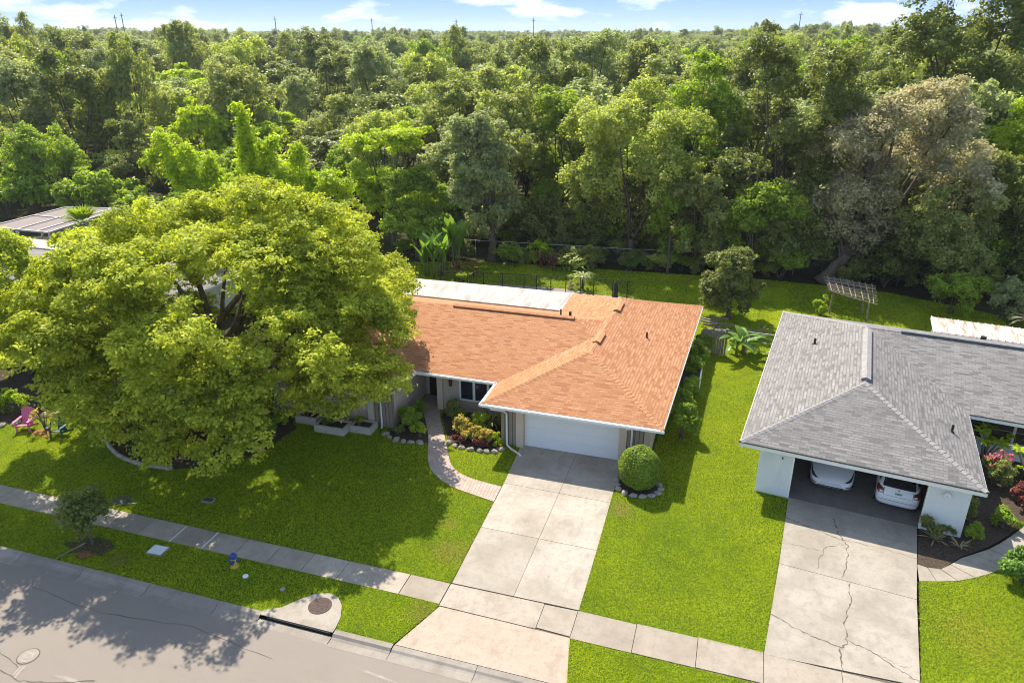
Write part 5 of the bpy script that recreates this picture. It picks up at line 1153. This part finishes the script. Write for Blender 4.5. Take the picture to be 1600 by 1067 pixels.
for i, (x, y, lb, mt) in enumerate(((-21.6, 54.6, 'red leaved ti plant beside the white patio roof', 'red'), (-20.6, 55.6, 'dark red ti plant next to the banana plants', 'red'), (-15.9, 59.9, 'red leaved ti plant before the chain link fence', 'red'), (-14.7, 59.2, 'smaller red ti plant at the lawn edge by the fence', 'red'))):
    rg = random.Random(i); it = []
    for s_ in range(4): it += [((rg.uniform(-.35, .35)*1, rg.uniform(-.3, .3), .3+.3*s_), d_[1], d_[2], d_[3], d_[4]) for d_ in rosette(30+i*7+s_, 12, .6, .13, .9)]
    blades('ti_plant', lb, 'plant', (x, y, 0), it, mt, None, [([(0, 0, 0), (0, 0, 1.0)], [.05, .03])])
leafy('shrub', 'yellow green variegated shrub at the foot of the ti plants', 'shrub', (-20.9, 53.7, 0), (.7, .6, .55), 18, .25, 1800, .13, 'yellowgreen', 131)
leafy('shrub', 'round dark green shrub beside the thick trunk at the lawn edge', 'shrub', (-18.7, 59.7, 0), (1.35, 1.2, 1.15), 36, .4, 5600, .15, 'mid', 132)
blades('shell_ginger', 'broad leaved ginger clump at the back lawn edge', 'plant', (-13.2, 60.1, 0), [((rg.uniform(-1.2, 1.2), rg.uniform(-.6, .6), rg.uniform(.1, 1.0)),)+d_[1:] for d_ in rosette(41, 150, .95, .2, 1.3, 0, (.4, 1.9))], 'pale')
blades('pygmy_palm', 'small palm with drooping fronds by the pool fence', 'palm', (-11.2, 55.3, 0), rosette(51, 34, 1.15, .12, 1.7, 1.0, (.3, 1.8)), 'greygreen', stem=[([(0, 0, 0), (0, 0, 1.05)], [.11, .09])], stem_mat='bark')
leafy('grass_clump', 'dry reddish grass clump at the foot of the small palm', 'plant', (-11.9, 55.0, 0), (.45, .4, .35), 10, .2, 900, .2, 'tan', 133, wd=.03, stems=0)
leafy('shrub', 'light green shrub in front of the chain link fence by the ti plants', 'shrub', (-16.7, 61.1, 0), (1.3, .8, 1.0), 30, .36, 4200, .17, 'yellowgreen', 134)
leafy('shrub', 'low pale green shrub along the fence rail', 'shrub', (-12.2, 62.0, 0), (1.4, .8, 1.0), 26, .36, 3600, .17, 'pale', 135)
leafy('shrub', 'sunlit shrub below the slim white trunk', 'shrub', (-8.3, 61.6, 0), (1.2, .8, .8), 24, .34, 3000, .17, 'glossy', 136)
# rustic branch pergola
t = thing('pergola', 'rustic pergola of rough branches on the shaded lawn', 'pergola', (8.4, 56, 0)); rg = random.Random(17)
A0, A1, B0, B1 = Vector((7.0, 57.2, 2.05)), Vector((10.1, 57.2, 1.75)), Vector((7.2, 54.9, 1.8)), Vector((9.9, 54.0, 1.4))
for p in ((7.25, 55.0, 1.8), (9.5, 56.0, 1.6), (9.6, 54.05, 1.42), (7.1, 57.15, 2.0)): mb = MB(); mb.tube([(p[0]+rg.uniform(-.08, .08), p[1], 0), (p[0], p[1], p[2]*.5), p], [.07, .06, .05], 6); mb.build('post', 'wood_old', t)
for k in range(9):
    f = k/8; a = A0.lerp(B0, f); b = A1.lerp(B1, f); mb = MB(); mb.tube([a+Vector((-.25, 0, rg.uniform(-.04, .04))), a.lerp(b, .5)+Vector((0, rg.uniform(-.1, .1), rg.uniform(-.08, .05))), b+Vector((.25, 0, rg.uniform(-.05, .05)))], [.045, .05, .035], 5); mb.build('branch', 'wood_old', t)
for k in range(8):
    f = k/7; a = A0.lerp(A1, f); b = B0.lerp(B1, f); mb = MB(); mb.tube([a+Vector((0, .2, .07)), b+Vector((rg.uniform(-.1, .1), -.2, .07))], [.04, .03], 5); mb.build('branch', 'wood_old', t)
leafy('shrub', 'bright lime green shrub beside the rustic pergola', 'shrub', (6.6, 54.4, 0), (.62, .6, .95), 22, .25, 2600, .14, 'lime', 141)
leafy('shrub', 'broad green shrub on the lawn near the rusty patio cover', 'shrub', (15.6, 57.6, 0), (2.3, 1.7, 1.7), 46, .6, 7200, .17, 'mid', 142)
leafy('shrub', 'greyish shrub beside the broad green one near the wood', 'shrub', (18.8, 57.5, 0), (1.7, 1.4, 1.7), 34, .5, 5000, .17, 'greygreen', 143)
blades('fern', 'lime fern in front of the broad green shrub', 'fern', (15.6, 54.7, 0), rosette(61, 40, 1.0, .16, 1.3, .1, (.4, 1.5)), 'lime')
blades('palm', 'small arching palm behind the rusty patio cover', 'palm', (19.4, 53.5, 0), rosette(62, 16, 1.9, .22, 1.9, 1.2, (.6, 1.8)), 'straw', stem=[([(0, 0, 0), (0, 0, 1.3)], [.14, .1])], stem_mat='bark')
# ------------------------------------------------------------------ the big tree over the front lawn
EXL = [(-18.2, 21.5, 3.5, 1.7), (-18.7, 22.5, 5.0, 1.7), (-19.2, 23.2, 6.2, 1.9), (-22.3, 21.8, 3.5, 1.9), (-23.8, 22.2, 4.0, 1.7), (-20.4, 22.2, 3.9, 1.6), (-22.6, 22.1, 5.0, 1.7), (-24.6, 21.2, 4.6, 1.5), (-20.6, 21.3, 5.4, 1.6), (-15.0, 27.5, 4.6, 1.7), (-15.2, 27.0, 3.5, 1.3), (-16.9, 26.4, 3.3, 1.2), (-16.4, 25.8, 4.8, 1.5), (-16.0, 25.0, 6.2, 1.9),
       (-26.8, 21.6, 5.4, 1.7), (-29.2, 21.8, 6.2, 1.7), (-31.3, 22.9, 7.4, 1.7), (-32.4, 23.6, 6.2, 1.2), (-32.6, 24.0, 7.0, 1.7), (-33.2, 25.6, 7.4, 1.6), (-29.5, 21.6, 8.2, 1.8), (-15.6, 30.5, 7.5, 1.5), (-15.8, 29.0, 6.2, 1.4), (-26.2, 30.5, 9.6, 2.1), (-24.4, 32.0, 10.0, 2.0), (-28.2, 30.2, 9.4, 2.0), (-25.2, 28.8, 9.0, 1.9), (-22.6, 30.6, 9.6, 1.9)]
CC = (-24.6, 29.1)
V, ti, LC, lr = crown(7, (9.9, 9.8, 6.0), 6.8, 1040, 1.2, 420000, .165, .11, flat=.68, bottom=-.75, inner=.68, up=.7, sprig=18, spread=.16, lump=.45, nbig=104, big_r=2.05, extra=[(x-CC[0], y-CC[1], z, r_) for x, y, z, r_ in EXL])
sh = np.array([CC[0]+25.1, CC[1]-28.0, 0]); keep = V[:, 0, 2] > 1.6; V, ti = V[keep]+sh, ti[keep]; LC = LC+sh
for A_ in (V, LC): q = np.clip((-A_[..., 0]-1.5)/6.5, 0, 1); A_[..., 2] *= 1-.24*q*q*(3-2*q)*np.clip((A_[..., 2]-5)/4, 0, 1)
plant_tree('camphor_tree', 'huge spreading yellow green tree shading the front lawn', 'tree', (-25.1, 28.0, 0), V, ti, 'camphor', LC, 3.4, .55, n_limb=34, forks=3)

# ------------------------------------------------------------------ the wood behind: the trees one can tell apart
def T(name, label, base, H, bh, rx, ry, mat, nl, lr_, nf, ln, seed, tr=.28, off=(0, 0), tk=None, **kw):
    bh = bh*.45; kw['bottom'] = min(kw.get('bottom', -1), -.97) if base[1] < 72 and base != (0, 0) else kw.get('bottom', -.7); tk = dict(tk or {}); tk.setdefault('n_limb', 9); nl = int(nl*1.35); rz = (H-bh)/2; V, ti, LC, lr = crown(seed, (rx, ry, rz), bh+rz, nl, lr_, nf, ln, **kw); s = np.array([off[0], off[1], 0]); V = V+s; LC = LC+s
    return plant_tree(name, label, 'tree', (base[0], base[1], -.05), V, ti, mat, LC, max(2.0, bh*2.2), tr, **tk)
T('oak_tree', 'grey green drooping tree with a thick trunk at the lawn edge', (-20.6, 60.6), 13.6, 3.0, 3.9, 3.4, 'greygreen', 90, 1.0, 34000, .24, 201, .42, off=(-1.2, 0), bottom=-.9, shape=.55)
T('oak_tree', 'large pale green tree behind the red ti plants and pool fence', (-8.8, 64.5), 16.3, 1.6, 6.6, 5.0, 'pale', 150, 1.25, 52000, .26, 202, .4, bottom=-.95, sprig=34)
T('oak_tree', 'tall dark oak with bare limbs showing between its clumps', (2.8, 67), 20.2, 3.2, 7.2, 6, 'dark', 95, 1.5, 46000, .26, 203, .5, bottom=-.8, inner=.6, spread=.16, tk=dict(n_limb=13, forks=2))
T('oak_tree', 'tan grey oak on two leaning trunks behind the pergola', (7.6, 63.6), 17.0, 2.4, 7.6, 5.2, 'tan', 150, 1.35, 56000, .26, 204, .55, off=(4.6, 1.6), bottom=-.95, sprig=34, tk=dict(lean=(2.2, .6), forks=2, n_limb=18))
T('oak_tree', 'tallest dark tree breaking the skyline beside the grey oak', (19.5, 86), 27.5, 6, 8.6, 7.5, 'dark', 240, 1.6, 60000, .36, 205, .5, bottom=-.95, spread=.16)
T('broadleaf_tree', 'yellow green tree at the wood edge past the tan grey oak', (23.5, 78), 15.2, 3, 5.8, 5, 'yellowgreen', 70, 1.5, 22000, .32, 206, .35, bottom=-.8)
T('broadleaf_tree', 'fresh green tree between the pale tree and the dark oak', (-4.4, 69), 17.6, 2, 4.6, 4.2, 'mid', 80, 1.2, 26000, .28, 207, .35, bottom=-.9)
T('broadleaf_tree', 'bright layered yellow green tree behind the big front tree', (-31.4, 63), 12.8, 3, 5.0, 4.4, 'yellowgreen', 60, 1.25, 24000, .26, 208, .3, flat=.5, bottom=-.6)
T('broadleaf_tree', 'green tree with round clumps above the banana plants', (-27.4, 59.5), 9.6, 1.2, 3.6, 3.2, 'mid', 60, .95, 21000, .24, 209, .25, bottom=-.9, flat=.8)
T('broadleaf_tree', 'olive tree with an open crown behind the grey green tree', (-30.0, 76), 15.2, 4, 4.6, 4.2, 'olive', 60, 1.2, 17000, .3, 210, .3, bottom=-.8)
T('broadleaf_tree', 'deep green tree filling the gap beside the grey green tree', (-16.4, 70), 14.6, 2, 4.4, 4, 'mid', 75, 1.2, 22000, .28, 211, .3, bottom=-.9)
T('broadleaf_tree', 'round greyish tree standing above the wood against the sky', (-22.5, 112), 20.2, 6, 6.2, 6, 'greygreen', 70, 1.5, 15000, .4, 212, .4, bottom=-.8)
T('broadleaf_tree', 'dense domed dark tree behind the dark oak on the skyline', (1.2, 92), 21.4, 6, 4.4, 4.4, 'dark', 60, 1.2, 15000, .34, 213, .35, bottom=-.6, shape=.9)
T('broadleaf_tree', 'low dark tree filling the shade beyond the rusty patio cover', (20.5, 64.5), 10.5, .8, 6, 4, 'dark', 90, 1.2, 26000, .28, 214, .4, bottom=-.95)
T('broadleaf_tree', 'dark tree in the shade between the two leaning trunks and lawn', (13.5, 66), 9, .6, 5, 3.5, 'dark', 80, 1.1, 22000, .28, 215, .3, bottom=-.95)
T('broadleaf_tree', 'low olive tree under the dark oak at the fence', (3.0, 63.5), 7.2, .5, 4.4, 2.4, 'olive', 70, .9, 18000, .26, 216, .25, bottom=-.95)
T('garden_tree', 'small bushy dark tree on the lawn beside the orange roof', (.2, 51.9), 5.9, .7, 2.5, 2.3, 'dark', 90, .62, 30000, .18, 217, .2, bottom=-.97)
T('broadleaf_tree', 'slim green tree with a white trunk by the chain link fence', (-5.1, 61.2), 8.5, 3.6, 1.9, 1.6, 'mid', 34, .7, 9000, .24, 218, .12, bottom=-.9)
# the dead grey shrub: bare branches only
o = thing('dead_shrub', 'bare grey dead shrub under the dark oak', 'shrub', (-1.3, 63.2, 0)); rg = random.Random(6); mb = MB()
def twig(p, d, l, r, n):
    e = p+d*l; mb.tube([p, p.lerp(e, .5)+Vector((rg.uniform(-.05, .05), rg.uniform(-.05, .05), 0))*l, e], [r, r*.8, r*.5], 4)
    if n:
        for _ in range(4): twig(p.lerp(e, rg.uniform(.5, 1)), (d+Vector((rg.uniform(-.8, .8), rg.uniform(-.8, .8), rg.uniform(-.3, .5)))).normalized(), l*rg.uniform(.5, .75), r*.6, n-1)
for j in range(6): a = j*1.05; twig(Vector((0, 0, 0)), Vector((math.cos(a)*.35, math.sin(a)*.35, 1)).normalized(), 2.2, .06, 3)
q = mb.build('twigs', 'dead', None, uv=False); q.parent = o
T('garden_tree', 'small yellow green tree by the pale house behind the chairs', (-39.6, 29.8), 5.2, .8, 2.6, 2.2, 'yellowgreen', 50, .7, 15000, .18, 222, .15, bottom=-.9)
T('garden_tree', 'yellow green tree rising over the low grey roof of the pale house', (-40.6, 30.8), 8.3, 1.2, 4.3, 2.6, 'camphor', 110, .85, 46000, .19, 223, .2, bottom=-.9)
T('broadleaf_tree', 'leafy green tree overhanging the lawn under the dark oak', (1.6, 62.2), 8.8, 2.0, 3.6, 3.2, 'mid', 70, .9, 20000, .24, 224, .2)
T('broadleaf_tree', 'olive tree overhanging the shaded lawn beyond the pergola', (15.4, 61.6), 9.5, 2.6, 4.2, 3.4, 'olive', 75, 1.0, 21000, .25, 225, .22)
T('broadleaf_tree', 'green tree overhanging the lawn behind the small garden tree', (-3.0, 62.4), 9.0, 3., 3.4, 3.0, 'olive', 65, .9, 19000, .24, 226, .2)
# feathery lime bamboo plumes behind the big tree
def bamboo(label, base, tips, seed, mat='lime', nper=2600, wid=1.1):
    rng = np.random.default_rng(seed); Vs, T_ = [], []; mbt = MB()
    for (tx, ty, tz) in tips:
        t = rng.random(nper)**.7; bow = np.array([tx*.25, ty*.25, tz*.72]); P0 = np.zeros(3); P2 = np.array([tx, ty, tz])
        g_ = 70; tg = np.sort(rng.random(g_)**.8); gi_ = rng.integers(0, g_, nper); t = np.clip(tg[gi_]+rng.normal(size=nper)*.012, 0, 1)
        off = unit(rng.normal(size=(g_, 3)))*np.array([1, 1, .55])*(wid*rng.uniform(.15, 1.05, (g_, 1))); off[:, 2] -= .25*np.abs(off[:, 0])
        wv = np.sin(np.pi*np.clip(t*.88+.1, 0, 1))[:, None]**.7
        Cc = (2*t*(1-t))[:, None]*bow+(t*t)[:, None]*P2+off[gi_]*wv+rng.normal(size=(nper, 3))*np.array([.24, .24, .15])
        Vs.append(leaves(rng, Cc, unit(rng.normal(size=(nper, 3))*.7+np.array([0, 0, .8])), .40, .13)); T_.append(rng.random(nper)*.5+rng.random(g_)[gi_]*.4+t*.2)
        mbt.tube([(0, 0, 0), tuple(bow*.5), tuple(bow*.6+P2*.2), tuple(P2*.95)], [.08, .07, .05, .01], 5)
    o = thing('bamboo', label, 'bamboo', base); V = np.concatenate(Vs); V[..., 2] = np.maximum(V[..., 2], .1); face_mesh('foliage', V, np.concatenate(T_), mat, o); s_ = mbt.build('canes', 'stem', None, uv=False); s_.parent = o
bamboo('lime bamboo clump with plumes leaning away behind the big tree', (-39.6, 47.5, 0), [(-3.6, 0, 11.8), (-1.6, .3, 11.0), (.4, .5, 10.2), (1.6, -.2, 8.6), (-2.6, -.4, 9.6), (.9, .6, 9.2)], 301, wid=1.3)
bamboo('tall upright lime bamboo clump rising highest behind the big tree', (-35.4, 48.0, 0), [(-.6, .1, 14.0), (-.3, .1, 12.6), (2.4, -.2, 12.0), (1.2, .4, 11.4), (3.1, 0, 9.8), (0, .4, 9.6)], 302, wid=1.0)
bamboo('smaller lime bamboo clump beside the tall one', (-30.8, 47.0, 0), [(.2, 0, 11.5), (-.9, .2, 9.8), (1.1, .2, 9.6)], 303, nper=2200)
T('garden_tree', 'round lime green tree peeping over the big front tree', (-27.6, 46.2), 9.9, 3, 2.7, 2.4, 'lime', 50, .8, 15000, .2, 220, .2, bottom=-.6)
# fan palm by the pool screen
rg = random.Random(2); it = []
for k in range(60):
    a = k*2.4; e = rg.uniform(-.6, 3.); d = Vector((math.cos(a), math.sin(a), e)).normalized(); st_ = d*rg.uniform(.5, .8)
    for j in range(9):
        f = (j-4)*.2; s_ = d.cross(Vector((0, 0, 1))).normalized(); it.append(((st_.x, st_.y, 4.6+st_.z), d+s_*f, 1.15, .08, .45))
blades('fan_palm', 'shaggy fan palm in front of the pool screen', 'palm', (-50.4, 45.6, 0), it, 'mid', stem=[([(0, 0, 0), (.05, 0, 2.5), (0, 0, 4.7)], [.22, .18, .2])], stem_mat='bark')

# ------------------------------------------------------------------ the wood behind: about two hundred more trees, copies of a few grown ones
rngF = random.Random(77)
KIND = {}
def source(kind, mat, seed, H, bh, rx, nl, lr_, nf, ln, **kw): KIND.setdefault(kind, []).append((mat, seed, H, bh, rx, nl, lr_, nf, ln, kw))
for i in range(3): source('olive', 'olive', 401+i, 13, 3.4, 5.0, 62, 1.35, 13000, .36, bottom=-.7, spread=.18, nbig=(7, 11, 15)[i], lump=.55)
for i in range(2): source('grey', 'greygreen', 411+i, 13, 3.2, 4.8, 62, 1.3, 13000, .36, bottom=-.75)
for i in range(3): source('mid', 'mid', 421+i, 12.5, 2.8, 4.7, 58, 1.35, 13000, .36, bottom=-.7, nbig=(9, 14, 6)[i], lump=.55)
for i in range(2): source('yellow', 'yellowgreen', 431+i, 12, 3.0, 4.6, 44, 1.35, 11500, .38, flat=.55, bottom=-.6)
for i in range(2): source('dark', 'dark', 441+i, 13.5, 3.0, 4.8, 62, 1.3, 13000, .36, bottom=-.75, nbig=(8, 13)[i], lump=.6, flat=(.6, 1.)[i])
for i in range(2): source('pale', 'pale', 451+i, 12.5, 3.0, 4.7, 58, 1.3, 13000, .36, bottom=-.75)
WORDS = {'olive': 'olive green', 'grey': 'grey green', 'mid': 'fresh green', 'yellow': 'bright yellow green', 'dark': 'dark green', 'pale': 'pale green'}
taken = [(-20.6, 60.6, 4), (-8.8, 64.5, 6), (2.8, 67, 7), (12, 65, 7), (19.5, 86, 7), (23.5, 78, 5), (-4.4, 69, 4), (-31.4, 63, 5), (-27.4, 59.5, 3.5), (-30, 76, 4), (-16.4, 70, 4), (-22.5, 112, 6), (1.2, 92, 4), (20.5, 64.5, 5), (13.5, 66, 4)]
cand = []
for _ in range(60000):
    az = rngF.uniform(-59, 24); r = math.sqrt(rngF.uniform(60**2, 205**2)); x, y = r*math.sin(R(az)), r*math.cos(R(az))
    edge = 66 if x > -24 else 61 if x > -45 else 60 if x > -55 else 59.5
    if y < edge or (x < -48 and y < 62): continue
    if -74 < x < -53 and y < 61: continue
    cand.append((r, x, y))
spots = []
grid = {}
for r, x, y in cand:
    sp = 5.7 if r < 95 else 7.0 if r < 125 else 8.6
    if any(math.hypot(x-a, y-b) < c_+1.2 for a, b, c_ in taken): continue
    gx, gy = int(x//8), int(y//8)
    if any(math.hypot(x-a, y-b) < sp for i in (-1, 0, 1) for j in (-1, 0, 1) for a, b in grid.get((gx+i, gy+j), ())): continue
    grid.setdefault((gx, gy), []).append((x, y)); spots.append((r, x, y))
spots.sort(); spots = spots[:272]; RMAX = spots[-1][0]
made = {}
SRC_CROWNS = []
for r, x, y in spots:
    az = math.degrees(math.atan2(x, y))
    w_ = dict(olive=3, grey=2.4, mid=2.2, yellow=1., dark=1.6, pale=1.6)
    if az < -34 and r < 125: w_.update(yellow=4.6, mid=3, olive=1.5, grey=.8, dark=1)
    if r > 125: w_.update(yellow=.4, mid=1.2, olive=4, grey=3.2, dark=1.8)
    if az > -8: w_.update(dark=2.2, olive=3, yellow=.8)
    kd = rngF.choices(list(w_), list(w_.values()))[0]; vi = rngF.randrange(len(KIND[kd]))
    base = 1.22 if r > 125 else 1.05 if r > 105 else .92
    if az > -24 and r < 110: base *= 1.14
    if az < -30 and r < 90: base *= .78
    if az < -42 and y < 72: base *= .72
    h = base*rngF.choice((.78, .9, 1., 1.08, 1.3))*rngF.uniform(.92, 1.08); s_ = base*rngF.uniform(.74, 1.28); loc = (x, y, terrain(x, y)); rz = rngF.uniform(0, 6.28)
    where = 'beyond the big front tree' if az < -36 else 'beyond the orange roof' if az < -8 else 'beyond the grey roof'
    dist = 'in the near wood' if r < 105 else 'in the middle of the wood' if r < 135 else 'deep in the wood'
    lb = f'{WORDS[kd]} tree {dist} {where}'; gp = f'{WORDS[kd]} trees {dist} {where}'
    if (kd, vi) not in made:
        mat, seed, H, bh, rx, nl, lr_, nf, ln, kw = KIND[kd][vi]
        o = T('wood_tree', lb, (0, 0), H, bh, rx, rx*.95, mat, nl, lr_, nf, ln, seed, .26, **kw); o['group'] = gp
        o.location = loc; o.rotation_euler = (0, 0, rz); o.scale = (s_, s_, h); made[kd, vi] = o
        SRC_CROWNS.append([c for c in o.children if c.name.startswith('crown')][0])
    else: copy_tree(made[kd, vi], loc, rz, (s_, s_, h), lb, gp)
# undergrowth along the wood edge
US = {}
rgU = random.Random(12)
ULB = {'dark': 'dark undergrowth shrub in the shade at the wood edge', 'olive': 'olive undergrowth shrub at the wood edge', 'mid': 'green undergrowth shrub at the wood edge', 'pale': 'pale undergrowth shrub at the wood edge'}
for k_ in range(92):
    f = k_/91; x = -30+f*58+rgU.uniform(-.8, .8); y = 64.8+rgU.uniform(-.4, 3.6)+(2. if x < -22 else 0)
    kd = rgU.choices(['dark', 'olive', 'mid', 'pale'], [3, 2.4, 2, .9])[0]; sc_ = rgU.uniform(.8, 1.75)
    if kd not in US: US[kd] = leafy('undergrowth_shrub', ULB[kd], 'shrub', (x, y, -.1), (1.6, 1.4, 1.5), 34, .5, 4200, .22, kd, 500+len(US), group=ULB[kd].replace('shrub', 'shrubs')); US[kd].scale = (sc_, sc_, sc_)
    else: copy_tree(US[kd], (x, y, -.1), rgU.uniform(0, 6), (sc_, sc_, sc_*rgU.uniform(.8, 1.3)))
for (x, y, s_) in ((-52, 60.5, 1.3), (-56, 61.5, 1.2), (-60, 60.5, 1.5), (-64, 61, 1.7), (-68, 61.5, 1.6), (-73, 60, 1.7), (-77, 60.5, 1.5), (-47, 58, 1.2), (-44, 54, 1.2), (-48, 53, 1.3)):
    copy_tree(US['mid'], (x, y, 0), x, (s_*1.2, s_*1.1, s_*1.3), 'green shrub behind the pool screen of the pale house', 'shrubs behind the pool screen')

for k_ in range(44):
    x = -28+k_*1.25+rgU.uniform(-.8, .8); y = np.interp(x, [-30, -20.5, -9, 0, 12, 26], [60.5, 61.6, 62.6, 63.8, 64.5, 63])-rgU.uniform(.6, 1.5)
    if -22.5 < x < -18.5 or 6.5 < x < 9: continue
    kd = rgU.choice(['mid', 'olive', 'pale', 'dark']); sc_ = rgU.uniform(.45, 1.3 if x > 0 else .75); copy_tree(US[kd], (x, y, -.05), rgU.uniform(0, 6), (sc_*1.3, sc_, sc_), f"{'green olive pale dark'.split()[['mid', 'olive', 'pale', 'dark'].index(kd)]} shrub on the lawn side of the chain link fence", 'shrubs along the chain link fence '+kd)

# ------------------------------------------------------------------ the far woodland: a mass nobody could count
rngW = np.random.default_rng(5); pts = []; 
r = RMAX-6
while r < 3000:
    sp = 8.0 if r < 420 else 9.0 if r < 800 else 15 if r < 1500 else 24
    n = int(R(86)*r/sp); a = R(-60.5)+R(86)*(np.arange(n)+rngW.random(n))/n; rr = r+rngW.uniform(-.45, .45, n)*sp
    pts.append(np.stack([rr*np.sin(a), rr*np.cos(a), np.full(n, sp/7.6)], 1)); r += sp*.86
pts = np.concatenate(pts)
me = bpy.data.meshes.new('distant_woodland'); n = len(pts)
co = np.array([(x, y, terrain(x, y)-.3) for x, y, s_ in pts]); me.vertices.add(n); me.vertices.foreach_set('co', co.reshape(-1).astype(np.float32))
sc = pts[:, 2:3]*rngW.uniform(.72, 1.28, (n, 1)); scv = np.concatenate([sc, sc, np.clip(sc, 0, 1.12)*rngW.choice([.76, .9, 1., 1.1, 1.35], (n, 1), p=[.2, .27, .27, .2, .06])], 1)
a = me.attributes.new('sc', 'FLOAT_VECTOR', 'POINT'); a.data.foreach_set('vector', scv.reshape(-1).astype(np.float32))
a = me.attributes.new('rot', 'FLOAT_VECTOR', 'POINT'); rot = np.zeros((n, 3)); rot[:, 2] = rngW.uniform(0, 6.28, n); a.data.foreach_set('vector', rot.reshape(-1).astype(np.float32))
ns = len(SRC_CROWNS); kinds = [c.data.materials[0].name for c in SRC_CROWNS]
wts = np.array([{'olive_leaf': 3.2, 'grey_green_leaf': 2.8, 'dark_leaf': 2.0, 'green_leaf': 1.2, 'yellow_green_leaf': .3, 'pale_leaf': 1.2}[q] for q in kinds]); wts /= wts.sum()
a = me.attributes.new('pick', 'INT', 'POINT'); a.data.foreach_set('value', rngW.choice(ns, n, p=wts).astype(np.int32))
wood = link(bpy.data.objects.new('distant_woodland', me)); tag(wood, kind='stuff')
ng = bpy.data.node_groups.new('woodland', 'GeometryNodeTree'); ng.interface.new_socket('Geometry', in_out='INPUT', socket_type='NodeSocketGeometry'); ng.interface.new_socket('Geometry', in_out='OUTPUT', socket_type='NodeSocketGeometry')
gi, go = ng.nodes.new('NodeGroupInput'), ng.nodes.new('NodeGroupOutput'); iop = ng.nodes.new('GeometryNodeInstanceOnPoints'); g2i = ng.nodes.new('GeometryNodeGeometryToInstance')
for c in SRC_CROWNS[::-1]:
    oi = ng.nodes.new('GeometryNodeObjectInfo'); oi.inputs['Object'].default_value = c; ng.links.new(oi.outputs['Geometry'], g2i.inputs[0])
def att(nm, ty): q = ng.nodes.new('GeometryNodeInputNamedAttribute'); q.data_type = ty; q.inputs[0].default_value = nm; return q.outputs[0]
ng.links.new(gi.outputs[0], iop.inputs['Points']); ng.links.new(g2i.outputs[0], iop.inputs['Instance']); iop.inputs['Pick Instance'].default_value = True
ng.links.new(att('pick', 'INT'), iop.inputs['Instance Index']); ng.links.new(att('sc', 'FLOAT_VECTOR'), iop.inputs['Scale'])
ng.links.new(att('rot', 'FLOAT_VECTOR'), iop.inputs['Rotation']); ng.links.new(iop.outputs[0], go.inputs[0])
wood.modifiers.new('woodland', 'NODES').node_group = ng

# far poles on the skyline
for x, y, top, lb in ((-482, 508, 29, 'thin grey mast on the skyline, nearest the frame corner'), (-478.5, 511.5, 30.5, 'thin grey mast on the skyline, tallest of the close group'), (-388, 583, 28.5, 'thin grey pole on the skyline over the far wood beyond the bamboo'), (-319, 623, 27.5, 'short grey pole on the skyline beside a lone gap'),
                      (-253, 653, 27, 'thin grey pole on the skyline in the middle of the far wood'), (-189, 674, 28, 'thin grey pole on the skyline near the round greyish tree'), (31, 699, 32, 'dark pole on the skyline behind the domed dark tree')):
    t = thing('utility_pole', lb, 'pole', (x, y, 0)); mb = MB(); mb.tube([(x, y, 0), (x, y, top+2)], [.45, .3], 6); mb.build('mast', 'dull_grey', t); mb = MB(); mb.bar((x-1.6, y, top), (x+1.6, y, top), .3, .3); mb.build('crossarm', 'dull_grey', t)

# ------------------------------------------------------------------ air
mb = MB(); mb.box((-3300, -60, -2), (1900, 3200, 48)); hz = tag(mb.build('haze', NT('haze_air').m, None, uv=False), kind='stuff')
hm = hz.data.materials[0]; pv = hm.node_tree.nodes.new('ShaderNodeVolumePrincipled'); pv.inputs['Color'].default_value = (.80, .86, .93, 1); pv.inputs['Density'].default_value = HAZE; pv.inputs['Anisotropy'].default_value = .3
hm.node_tree.links.new(pv.outputs[0], [q for q in hm.node_tree.nodes if q.type == 'OUTPUT_MATERIAL'][0].inputs['Volume'])
